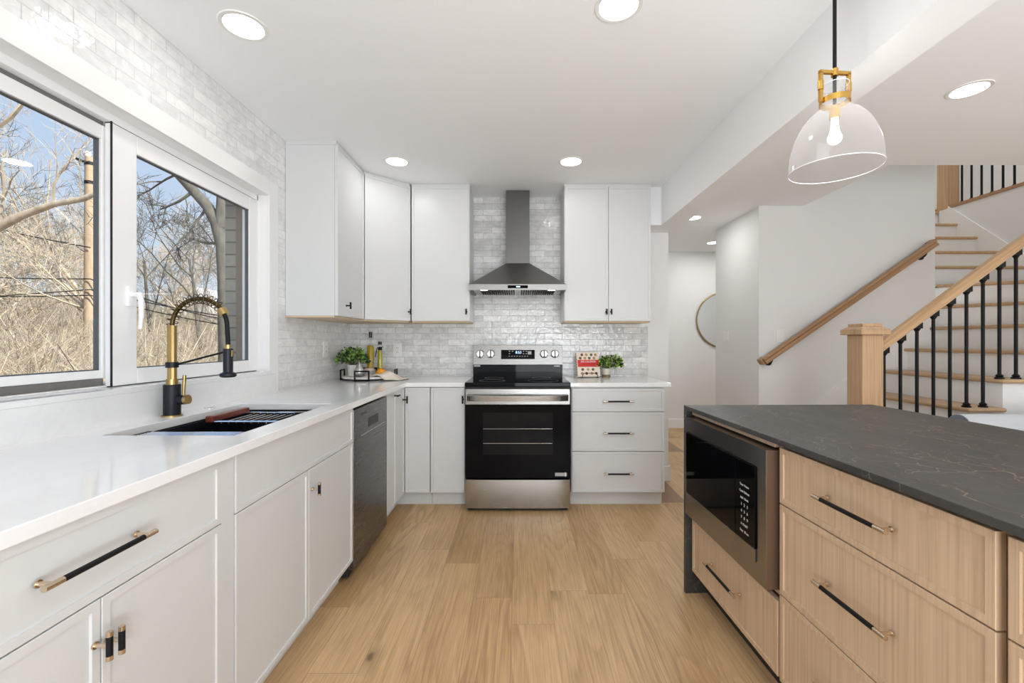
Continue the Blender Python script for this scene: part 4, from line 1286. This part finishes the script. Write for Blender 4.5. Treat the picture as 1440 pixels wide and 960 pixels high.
# ------------------------------------------------------------------ sofa beyond the island
M_sofa = mat('pale_blue_linen', (0.55, 0.58, 0.62), 0.9, sheen=0.3)
M_piping = mat('slate_blue_linen', (0.16, 0.19, 0.24), 0.9)
c = thing('sofa', 'pale grey-blue sofa with a rolled back beyond the island', 'sofa', (2.60, 2.10, 0))
G().box(0.02, 1.9, 0.06, 0.50, 0.10, 0.42).obj('seat', M_sofa, c, bevel=0.03)
G().box(0.02, 1.9, 0.42, 0.56, 0.10, 0.70).obj('backrest', M_sofa, c, bevel=0.03)
g = G().cyl((0.0, 0.50, 0.715), (1.92, 0.50, 0.715), 0.072, n=28); rl = g.obj('rolled_top', M_sofa, c, smooth=40)
g = G().cyl((-0.006, 0.50, 0.715), (0.0, 0.50, 0.715), 0.070, n=28); g.obj('roll_end', M_piping, c, smooth=40)
for x in (0.06, 1.84):
    for y in (0.1, 0.5): G().cyl((x, y, 0), (x, y, 0.10), 0.018, 0.026, n=12).obj('leg', M_black, c)

# ------------------------------------------------------------------ tray in the corner and what stands on it
TX, TY, TR = -1.190, 3.520, 0.200
TZ = HC + 0.030
c = thing('serving_tray', 'round white marble tray with black metal handles in the corner of the worktop', 'tray', (TX, TY, HC))
M_marble = mat('tray_marble', (0.78, 0.77, 0.75), 0.25)
nn = N(M_marble); nn.base(nn.ramp(nn.noise(nn.co(), 7, 6, 0.6, 1.2), [(0.42, (0.80, 0.79, 0.77)), (0.5, (0.62, 0.61, 0.60)), (0.56, (0.80, 0.79, 0.77))]))
G().lathe([(0.0005, 0.014), (TR, 0.014), (TR + 0.002, 0.017), (TR + 0.002, 0.027), (TR, 0.030), (0.0005, 0.030)], 56).obj('plate', M_marble, c, smooth=40)
g = G()
ring = [((TR - 0.004) * math.cos(2 * PI * k / 56), (TR - 0.004) * math.sin(2 * PI * k / 56), 0.011) for k in range(56)]
g.tube(ring, 0.004, 6, closed=True)
for a in (0.12, PI * 0.5 + 0.3, PI + 0.1, -PI / 2 + 0.06):
    u = Vector((math.cos(a), math.sin(a), 0)); w = Vector((-u.y, u.x, 0)); P = u * (TR + 0.007)
    h = 0.052
    q = [P - w * h + Vector((0, 0, 0.003)), P + w * h + Vector((0, 0, 0.003)), P + w * h + Vector((0, 0, 0.076)), P - w * h + Vector((0, 0, 0.076))]
    for i in range(4):
        d_ = (q[(i + 1) % 4] - q[i]).normalized() * 0.0045
        g.tube([q[i] - d_, q[(i + 1) % 4] + d_], 0.0062, 4)
g.obj('frame', M_black, c)

def leafy(name, parent, base, rad, hgt, count, mats, seed, ls=0.020, lean=(0, 0)):
    rnd = random.Random(seed)
    g = G()
    for i in range(count):
        a = rnd.uniform(0, 2 * PI); el = rnd.uniform(0.05, 1.0); rr = rad * (0.35 + 0.65 * rnd.random() ** 0.6)
        tip = Vector((math.cos(a) * rr * math.sqrt(1 - (el * 0.9) ** 2) + lean[0] * el, math.sin(a) * rr * math.sqrt(1 - (el * 0.9) ** 2) + lean[1] * el, hgt * (0.18 + 0.82 * el) * (0.65 + 0.35 * rnd.random())))
        tip += Vector(base)
        if i % 6 == 0:
            g.slot = 0
            mid = Vector(base).lerp(tip, 0.5) + Vector((0, 0, hgt * 0.08))
            g.tube([Vector(base), mid, tip], [0.0014, 0.0012, 0.0008], 4)
        g.slot = 1 + (rnd.random() < 0.45)
        out = (tip - Vector(base)).normalized()
        d = (out + Vector((rnd.uniform(-.8, .8), rnd.uniform(-.8, .8), rnd.uniform(-.5, .6)))).normalized()
        sd = d.cross(Vector((rnd.uniform(-1, 1), rnd.uniform(-1, 1), rnd.uniform(0.2, 1)))).normalized()
        nn_ = sd.cross(d)
        L_, w_ = ls * rnd.uniform(0.75, 1.3), ls * rnd.uniform(0.30, 0.42)
        p = tip
        g.add([p, p + d * L_ * 0.35 + sd * w_ - nn_ * 0.002, p + d * L_ * 0.75 + sd * w_ * 0.75 - nn_ * 0.003, p + d * L_, p + d * L_ * 0.75 - sd * w_ * 0.75 - nn_ * 0.003, p + d * L_ * 0.35 - sd * w_ - nn_ * 0.002, p + d * L_ * 0.5 + nn_ * 0.003],
              [(0, 1, 6), (1, 2, 6), (2, 3, 6), (3, 4, 6), (4, 5, 6), (5, 0, 6)])
    o = g.obj(name, mats, parent)
    o.data.shade_smooth()
    return o
M_leafd = mat('dark_leaf', (0.020, 0.060, 0.014), 0.45)
M_leafl = mat('fresh_leaf', (0.22, 0.40, 0.07), 0.5)
M_stem = mat('plant_stem', (0.10, 0.15, 0.04), 0.6)
M_pot = mat('white_ceramic', (0.80, 0.79, 0.78), 0.25)
# potted plant on the tray
q = px(497, 520, 3.52)
c = thing('potted_plant', 'bushy green plant in a white pot at the left of the corner tray', 'plant', (q.x - 0.005, 3.515, TZ))
G().lathe([(0.0005, 0.0), (0.034, 0.0), (0.040, 0.085), (0.036, 0.085), (0.034, 0.070), (0.0005, 0.070)], 28).obj('pot', M_pot, c, smooth=40)
leafy('foliage', c, (0, 0, 0.070), 0.125, 0.150, 420, [M_stem, M_leafd, M_leafl], 3, 0.024)
# silver pear
q = px(505, 520, 3.395)
o_ = G().lathe([(0.0005, 0.0), (0.020, 0.001), (0.034, 0.014), (0.037, 0.030), (0.032, 0.046), (0.022, 0.060), (0.014, 0.074), (0.008, 0.083), (0.0035, 0.087), (0.0025, 0.100), (0.0005, 0.102)], 28)
o_.v = [(x, y, z * 1.25) for x, y, z in o_.v]
o_ = o_.obj('silver_pear', mat('hammered_silver', (0.72, 0.72, 0.72), 0.28, 1.0), smooth=60, loc=(q.x, 3.395, TZ))
tag(o_, 'silver pear ornament in front of the plant on the tray', 'ornament')
# jar
q = px(519, 515, 3.545)
c = thing('candle_jar', 'small pale jar with a grey label behind the silver pear', 'jar', (q.x, 3.545, TZ))
G().lathe([(0.0005, 0.0), (0.036, 0.0), (0.038, 0.004), (0.038, 0.054), (0.034, 0.057), (0.0005, 0.057)], 28).obj('jar', mat('blush_jar', (0.72, 0.60, 0.54), 0.35), c, smooth=40)
G().lathe([(0.0384, 0.010), (0.0384, 0.036)], 28).obj('label', mat('grey_label', (0.42, 0.43, 0.44), 0.6), c, smooth=60)
# oil bottles
M_oil = mat('olive_oil', (0.48, 0.33, 0.012), 0.08)
M_oil2 = mat('herb_oil', (0.52, 0.44, 0.03), 0.08)
q = px(521, 500, 3.625)
c = thing('oil_bottle', 'tall bottle of amber oil with a long clear neck and black stopper', 'bottle', (q.x, 3.625, TZ))
G().lathe([(0.0005, 0.0), (0.026, 0.0), (0.0275, 0.004), (0.0275, 0.225), (0.020, 0.242), (0.011, 0.252), (0.010, 0.305), (0.012, 0.310)], 28).obj('glass', M_bottle, c, smooth=40)
G().lathe([(0.0005, 0.003), (0.0262, 0.004), (0.0262, 0.224), (0.018, 0.238), (0.0005, 0.239)], 24).obj('oil', M_oil, c, smooth=40)
G().lathe([(0.0005, 0.302), (0.0135, 0.302), (0.0135, 0.350), (0.0005, 0.351)], 20).obj('stopper', M_bplast, c, smooth=40)
q = px(534.5, 500, 3.645)
c = thing('oil_bottle', 'slimmer yellow oil bottle with a black collar and hanging ribbon', 'bottle', (q.x, 3.645, TZ))
G().lathe([(0.0005, 0.0), (0.023, 0.0), (0.024, 0.004), (0.020, 0.12), (0.016, 0.200), (0.012, 0.222), (0.012, 0.250)], 24).obj('glass', M_bottle, c, smooth=40)
G().lathe([(0.0005, 0.003), (0.0225, 0.004), (0.0187, 0.12), (0.0148, 0.200), (0.0105, 0.221), (0.0005, 0.222)], 24).obj('oil', M_oil2, c, smooth=40)
G().lathe([(0.0005, 0.244), (0.0145, 0.244), (0.0145, 0.270), (0.0005, 0.271)], 20).obj('cap', M_bplast, c, smooth=40)
g = G().lathe([(0.0165, 0.200), (0.017, 0.202), (0.0155, 0.222), (0.0125, 0.226)], 20)
g.tube([(-0.014, -0.008, 0.222), (-0.022, -0.014, 0.212), (-0.027, -0.016, 0.180), (-0.034, -0.018, 0.145)], 0.0032, 6)
g.tube([(0.014, -0.006, 0.222), (0.024, -0.010, 0.228), (0.032, -0.012, 0.226)], 0.0024, 6)
g.obj('ribbon', M_black, c, smooth=50)
# lemon
q = px(534, 519, 3.45)
o_ = G()
o_.lathe([(0.0005, -0.041), (0.006, -0.038), (0.016, -0.031), (0.027, -0.014), (0.030, 0.0), (0.027, 0.014), (0.016, 0.030), (0.006, 0.037), (0.0005, 0.040)], 24)
o_ = o_.obj('lemon', mat('orange_peel', (0.80, 0.33, 0.010), 0.45), smooth=60, loc=(q.x + 0.002, 3.47, TZ + 0.031), rot=(0.05, PI / 2 - 0.15, 0.25))
tag(o_, 'orange-yellow lemon in front of the oil bottles', 'fruit')
# cloth draped over the tray edge
M_linen = mat('cream_linen', (0.72, 0.64, 0.55), 0.9)
nn = N(M_linen)
nn.base(nn.ramp(nn.noise(nn.co(), 14, 3), [(0.45, (0.84, 0.78, 0.70)), (0.62, (0.78, 0.66, 0.57))]))
nu, nv = 30, 22
vs, fs = [], []
rnd = random.Random(5)
cx0 = px(521, 520, 3.43).x
for i in range(nu + 1):
    for j in range(nv + 1):
        u, v = i / nu, j / nv
        # the cloth runs from the tray (left/back) over its rim down to the worktop (right/front)
        x = cx0 + 0.245 * u + 0.035 * math.sin(3.1 * v + 0.4)
        y = 3.52 - 0.19 * v + 0.05 * u + 0.015 * math.sin(7 * u)
        r = math.hypot(x - TX, y - TY)
        hgt = TZ + 0.006 + 0.036 * math.exp(-((u - 0.34) / 0.22) ** 2 - ((v - 0.35) / 0.35) ** 2) + 0.006 * math.sin(9 * u + 5 * v)
        lowz = HC + 0.004 + 0.004 * (1 + math.sin(11 * u + 6 * v)) * (1 - u * 0.5)
        k = max(0.0, min(1.0, (r - (TR + 0.004)) / 0.055))
        k = k * k * (3 - 2 * k)
        z = hgt * (1 - k) + lowz * k
        if r < TR + 0.02: z = max(z, TZ + 0.004)
        vs.append((x, y, z))
for i in range(nu):
    for j in range(nv):
        a = i * (nv + 1) + j
        fs.append((a, a + nv + 1, a + nv + 2, a + 1))
g = G(); g.add(vs, fs)
o_ = g.obj('tea_towel', M_linen, smooth=80)
so = o_.modifiers.new('thick', 'SOLIDIFY'); so.thickness = 0.003; so.offset = 1
tag(o_, 'cream tea towel spilling off the right side of the tray', 'tea towel')

# ------------------------------------------------------------------ cookbook and plant right of the range
BX, BY = px(828, 520, 3.68).x, 3.66
c = thing('cookbook', 'cream and red cookbook propped on a wire stand beside the range', 'book', (BX, BY, HC + 0.010), 0.10)
TB = Matrix.Rotation(math.radians(-17), 4, 'X') @ Matrix.Translation((0, -0.004, 0))
bw_, bh_ = 0.190, 0.208
M_cover = mat('cream_cover', (0.80, 0.70, 0.58), 0.4); M_red = mat('red_band', (0.62, 0.025, 0.02), 0.4); M_page = mat('book_pages', (0.75, 0.70, 0.62), 0.8)
def TBM(): 
    g = G(); g.M = TB; return g
TBM().box(-bw_ / 2 + 0.002, bw_ / 2 - 0.003, 0.003, 0.020, 0.003, bh_ - 0.003).obj('pages', M_page, c)
g = TBM().box(-bw_ / 2, bw_ / 2, 0.0, 0.003, 0, bh_); g.box(-bw_ / 2, bw_ / 2, 0.020, 0.023, 0, bh_); g.box(-bw_ / 2 - 0.002, -bw_ / 2, 0.0, 0.023, 0, bh_)
cv = g.obj('cover', M_cover, c, bevel=0.0008)
TBM().box(-bw_ / 2 + 0.004, bw_ / 2, -0.0008, 0.0, 0.082, 0.142).obj('title_band', M_red, cv)
text('title', '300 CALORIES', 0.0205, M_printw, cv, TB @ Matrix.Translation((0.0, -0.0012, 0.126)) @ UP, 0.0002)
text('subtitle', 'COOKBOOK', 0.018, mat('dark_red_print', (0.36, 0.01, 0.01), 0.5), cv, TB @ Matrix.Translation((0.0, -0.0012, 0.103)) @ UP, 0.0002)
dish_m = [mat('dish_brown', (0.13, 0.05, 0.03), 0.5), mat('dish_ochre', (0.50, 0.30, 0.12), 0.5), mat('dish_green', (0.08, 0.10, 0.05), 0.5), mat('dish_tan', (0.40, 0.22, 0.13), 0.5)]
g = TBM()
k = 0
for (z, xs_) in ((0.186, (-0.05, -0.012, 0.030, 0.066)), (0.157, (-0.066, -0.026, 0.012, 0.052)), (0.060, (-0.052, -0.006, 0.036)), (0.026, (-0.058, -0.020, 0.024, 0.062))):
    for x in xs_:
        g.slot = k % 4; k += 1
        m0 = g.M; g.M = TB @ Matrix.Translation((x, -0.0004, z)) @ Matrix.Rotation(PI / 2, 4, 'X')
        g.lathe([(0.0005, 0.0006), (0.0105, 0.0006), (0.012, 0.0)], 12); g.M = m0
g.obj('cover_picture', dish_m, cv)
g = TBM()
for k in range(9): g.box(-bw_ / 2 - 0.0026, -bw_ / 2 - 0.0019, 0.002, 0.021, 0.012 + 0.022 * k, 0.022 + 0.022 * k)
g.obj('spine_marks', mat('spine_print', (0.45, 0.12, 0.14), 0.5), cv)
c = thing('book_stand', 'black wire easel holding the cookbook', 'book stand', (BX, BY, HC), 0.10)
g = G()
for sx in (-1, 1):
    x = sx * 0.065
    a_ = Vector((x, 0.028, 0.010)); tp = TB @ Vector((x, 0.030, 0.13)); 
    g.tube([(x, -0.030, 0.020), (x, -0.030, 0.004), (x, 0.03, 0.004), (x, 0.135, 0.004), (x, 0.062, 0.125)], 0.0028, 6)
for sx in (-1, 1):
    g.tube([(sx * 0.065, -0.030, 0.018), (sx * 0.052, -0.032, 0.040), (sx * 0.02, -0.032, 0.042)], 0.0026, 6)
g.tube([(-0.052, -0.032, 0.041), (0.052, -0.032, 0.041)], 0.0026, 6)
g.tube([(-0.065, 0.135, 0.004), (0.065, 0.135, 0.004)], 0.0028, 6)
g.tube([(-0.065, 0.062, 0.125), (0.065, 0.062, 0.125)], 0.0028, 6)
g.obj('wire', M_black, c, smooth=60)
q = px(853, 526, 3.70)
c = thing('potted_plant', 'bright green plant in a cream pot beside the cookbook', 'plant', (q.x + 0.004, 3.735, HC))
G().lathe([(0.0005, 0.0), (0.034, 0.0), (0.034, 0.022), (0.0005, 0.022)], 24).obj('pot_foot', mat('olive_wood', (0.22, 0.16, 0.07), 0.5), c, smooth=40)
G().lathe([(0.0005, 0.0225), (0.030, 0.0225), (0.036, 0.075), (0.032, 0.075), (0.030, 0.066), (0.0005, 0.066)], 24).obj('pot', mat('cream_ceramic', (0.74, 0.70, 0.60), 0.4), c, smooth=40)
leafy('foliage', c, (0.015, 0, 0.066), 0.120, 0.115, 330, [M_stem, M_leafd, mat('bright_leaf', (0.32, 0.52, 0.06), 0.5)], 9, 0.024, (0.02, -0.01))

# ------------------------------------------------------------------ outside
def ground_z(x, y):
    d = max(0.0, -x - 3.0)
    return -0.75 + 0.055 * d + 0.0016 * d * d * (1 if d < 45 else 45 / d) + 0.25 * noise.noise(Vector((x * 0.15, y * 0.15, 0)))
vs, fs = [], []
nx_, ny_ = 50, 60
for i in range(nx_ + 1):
    for j in range(ny_ + 1):
        x = -1.7 - 78 * (i / nx_) ** 1.4; y = -18 + 96 * j / ny_
        vs.append((x, y, ground_z(x, y)))
for i in range(nx_):
    for j in range(ny_):
        a = i * (ny_ + 1) + j
        fs.append((a, a + 1, a + ny_ + 2, a + ny_ + 1))
g = G(); g.add(vs, fs)
struct(g.obj('ground_outside', M_litter, smooth=80), 'wooded slope of dry leaves outside the window', 'ground')

def branch(g, rnd, p, d, length, r, depth, maxd, spread=0.75, up=0.12, nseg=None):
    nseg = nseg or (5 if depth == 0 else 4 if depth < 3 else 3)
    pts, rs = [Vector(p)], [r]
    dd = Vector(d)
    for i in range(nseg):
        dd = (dd + Vector((rnd.gauss(0, .14), rnd.gauss(0, .14), rnd.gauss(0, .10) + up * (0.5 if depth else 0.15)))).normalized()
        pts.append(pts[-1] + dd * length / nseg)
        rs.append(r * (1 - 0.55 * (i + 1) / nseg))
    g.tube(pts, rs, 6 if depth == 0 else 4 if depth < 2 else 3, cap=False)
    if depth >= maxd: return
    kids_ = 5 if depth == 0 else 4 if depth < 3 else 3
    for k in range(kids_):
        t = rnd.uniform(0.35 if depth == 0 else 0.25, 1.0)
        f = t * nseg; i = min(nseg - 1, int(f)); q = pts[i].lerp(pts[i + 1], f - i)
        ax = (pts[i + 1] - pts[i]).normalized()
        perp = ax.orthogonal().normalized(); perp.rotate(Matrix.Rotation(rnd.uniform(0, 2 * PI), 3, ax))
        nd = (ax * rnd.uniform(0.5, 1.0) + perp * spread * rnd.uniform(0.7, 1.3)).normalized()
        rr = max(0.007, rs[i] * rnd.uniform(0.42, 0.66))
        branch(g, rnd, q, nd, length * rnd.uniform(0.45, 0.70), rr, depth + 1, maxd, spread, up)
protos = []
for s in range(6):
    rnd = random.Random(20 + s)
    g = G(); branch(g, rnd, (0, 0, -0.3), (rnd.gauss(0, .06), rnd.gauss(0, .06), 1), 3.6 + s * 0.5, 0.07 + 0.010 * s, 0, 5, 0.6, 0.2)
    o = g.obj('bare_tree', M_barkd if s in (1, 4) else M_bark)
    protos.append(o)
rnd = random.Random(77)
spots = []
# kept inside the wedge seen through the window, with some either side of it
tries = 0
while len(spots) < 46 and tries < 4000:
    tries += 1
    d = rnd.uniform(16, 52); ang = rnd.uniform(math.radians(26), math.radians(56))
    x, y = -d * math.sin(ang), d * math.cos(ang)
    if all((x - a) ** 2 + (y - b) ** 2 > 2.2 ** 2 for a, b in spots): spots.append((x, y))
TLAB = 'bare winter tree in the woods beyond the kitchen window'
TGRP = 'bare trees in the woods outside'
for i, (x, y) in enumerate(spots):
    p = protos[i % 6]
    if i < 6:
        o = p
    else:
        o = p.copy(); COL.objects.link(o)
    o.location = (x, y, ground_z(x, y)); o.rotation_euler = (0, 0, rnd.uniform(0, 6.28))
    s = rnd.uniform(0.75, 1.25); o.scale = (s, s, s * rnd.uniform(0.9, 1.2))
    tag(o, TLAB, 'tree', TGRP)
# the grey forked tree close to the right sash
rnd = random.Random(4)
g = G()
Yt = 8.0
path = [px(320, 620, Yt), px(318, 480, Yt), px(316, 400, Yt), px(313, 345, Yt), px(304, 312, Yt)]
g.tube(path, [0.15, 0.13, 0.115, 0.11, 0.105], 10)
left = [px(305, 315, Yt), px(292, 290, Yt), px(272, 268, Yt), px(250, 244, Yt), px(225, 205, Yt), px(205, 150, Yt)]
g.tube(left, [0.105, 0.10, 0.09, 0.085, 0.07, 0.06], 8)
rt = [px(309, 320, Yt), px(311, 290, Yt), px(313, 250, Yt), px(316, 180, Yt)]
g.tube(rt, [0.09, 0.08, 0.075, 0.07], 8)
for (s, e, r) in ((left[3], px(192, 265, Yt + .2), 0.028), (left[2], px(240, 300, Yt - .2), 0.03), (path[3], px(275, 330, Yt + .3), 0.03), (left[1], px(262, 330, Yt - .1), 0.026)):
    branch(g, rnd, s, (e - s).normalized(), (e - s).length * 1.15, r, 1, 4, 0.8, 0.0)
o = g.obj('bare_tree', M_barkd, smooth=60)
tag(o, 'grey forked tree close to the house behind the right window sash', 'tree')
# tree with the long bough in the left sash
g = G(); Yt = 9.0
path = [px(-48, 640, Yt), px(-45, 480, Yt), px(-50, 360, Yt), px(-62, 230, Yt), px(-70, 60, Yt)]
g.tube(path, [0.26, 0.22, 0.20, 0.17, 0.13], 10)
bough = [px(-52, 345, Yt), px(0, 318, Yt), px(30, 303, Yt), px(75, 287, Yt), px(116, 280, Yt), px(160, 262, Yt)]
g.tube(bough, [0.13, 0.085, 0.075, 0.062, 0.055, 0.035], 8)
for (s, e, r) in ((bough[1], px(22, 205, Yt), 0.035), (bough[3], px(84, 190, Yt + .2), 0.030), (bough[2], px(10, 262, Yt - .2), 0.026), (bough[4], px(108, 210, Yt), 0.022), (bough[3], px(105, 330, Yt), 0.016), (path[3], px(60, 160, Yt), 0.05)):
    branch(g, rnd, s, (e - s).normalized(), (e - s).length, r, 2, 4, 0.7, 0.05)
o = g.obj('bare_tree', M_bark, smooth=60)
tag(o, 'tree whose long pale bough crosses the left window sash', 'tree')
# utility pole and wires
q = px(127, 480, 14.0)
c = thing('utility_pole', 'wooden utility pole behind the left window sash', 'utility pole', (q.x, 14.0, ground_z(q.x, 14.0) - 0.3))
zt = px(127, 222, 14.0).z - c.location.z
G().cyl((0, 0, 0), (0, 0, zt), 0.17, 0.135, n=16).obj('pole', M_pole, c, smooth=40)
g = G()
for z in (zt - 0.25, zt - 0.85): g.cyl((0, 0, z), (0, 0, z + 0.10), 0.15, n=16)
g.cyl((0.0, -0.13, zt - 0.2), (0.0, -0.45, zt - 0.2), 0.04, n=8)
g.obj('bands', M_black, c, smooth=40)
G().lathe([(0.0005, 0.22), (0.09, 0.20), (0.11, 0.12), (0.06, 0.02), (0.0005, 0.0)], 14, (-0.1, 0, zt)).obj('insulator', M_pot, c, smooth=50)
wires = [((-260, 352), (127, 392), (420, 462), 22), ((-260, 402), (127, 415), (420, 470), 12), ((-260, 420), (127, 407), (420, 458), 9), ((-200, 262), (127, 348), None, 14)]
wl_ = ['upper utility wire sagging across both sashes', 'lower utility wire just under the upper one', 'thin utility wire running from the pole to the right sash', 'slack wire coming down to the pole from the upper left']
for (a, b, e, sag), lab in zip(wires, wl_):
    g = G(); segs = [(a, b)] + ([(b, e)] if e else [])
    for (s, t) in segs:
        pts = []
        for i in range(15):
            u = i / 14
            p = px(s[0] + (t[0] - s[0]) * u, s[1] + (t[1] - s[1]) * u + sag * math.sin(PI * u) * 0.6, 13.8)
            pts.append(p)
        g.tube(pts, 0.017, 5)
    o = g.obj('utility_wire', M_black); tag(o, lab, 'wire')
# house among the trees
q = px(288, 425, 52)
c = thing('house', 'small white house with a pale roof far off among the trees', 'house', (q.x, 52, q.z - 4.2))
G().prism([(-2.6, 0), (2.6, 0), (2.6, 4.0), (0, 5.6), (-2.6, 4.0)], 'y', -3, 3).obj('walls', M_plate, c)
g = G()
for sx in (-1, 1): g.prism([(0, 5.62), (sx * 2.9, 3.84), (sx * 2.9, 4.0), (0, 5.80)], 'y', -3.3, 3.3)
g.obj('roof', mat('pale_roof', (0.62, 0.62, 0.64), 0.7), c)
for x in (-1.3, 1.3): G().box(x - 0.45, x + 0.45, -3.03, -2.98, 1.3, 2.6).obj('window', M_bglass, c)
# brush on the slope: too dense to count
rnd = random.Random(11)
g = G()
for i in range(9500):
    d = 5.5 + 42 * rnd.random() ** 0.8; ang = rnd.uniform(math.radians(24), math.radians(58))
    x, y = -d * math.sin(ang), d * math.cos(ang)
    z = ground_z(x, y) - 0.05
    L_ = rnd.uniform(0.6, 2.6) * (0.75 + d * 0.022)
    a = rnd.uniform(0, 2 * PI); ti = rnd.uniform(0.1, 1.15)
    dd = Vector((math.cos(a) * math.sin(ti), math.sin(a) * math.sin(ti), math.cos(ti)))
    p0 = Vector((x, y, z)); r = rnd.uniform(0.004, 0.011) * (0.75 + d * 0.03)
    p1 = p0 + dd * L_ * 0.5; p2 = p1 + (dd + Vector((rnd.gauss(0, .35), rnd.gauss(0, .35), rnd.gauss(-.15, .3)))).normalized() * L_ * 0.5
    g.tube([p0, p1, p2], [r, r * 0.8, r * 0.35], 3, cap=False)
    for k in range(3):
        s = p0.lerp(p1, rnd.uniform(0.3, 1)) if k else p1
        e = s + (dd + Vector((rnd.gauss(0, .8), rnd.gauss(0, .8), rnd.gauss(0, .6)))).normalized() * L_ * rnd.uniform(0.2, 0.5)
        g.tube([s, e], [r * 0.6, r * 0.3], 3, cap=False)
o = g.obj('undergrowth', M_twig)
tag(o, 'tangle of dry tan brush covering the slope outside', 'brush', kind='stuff')
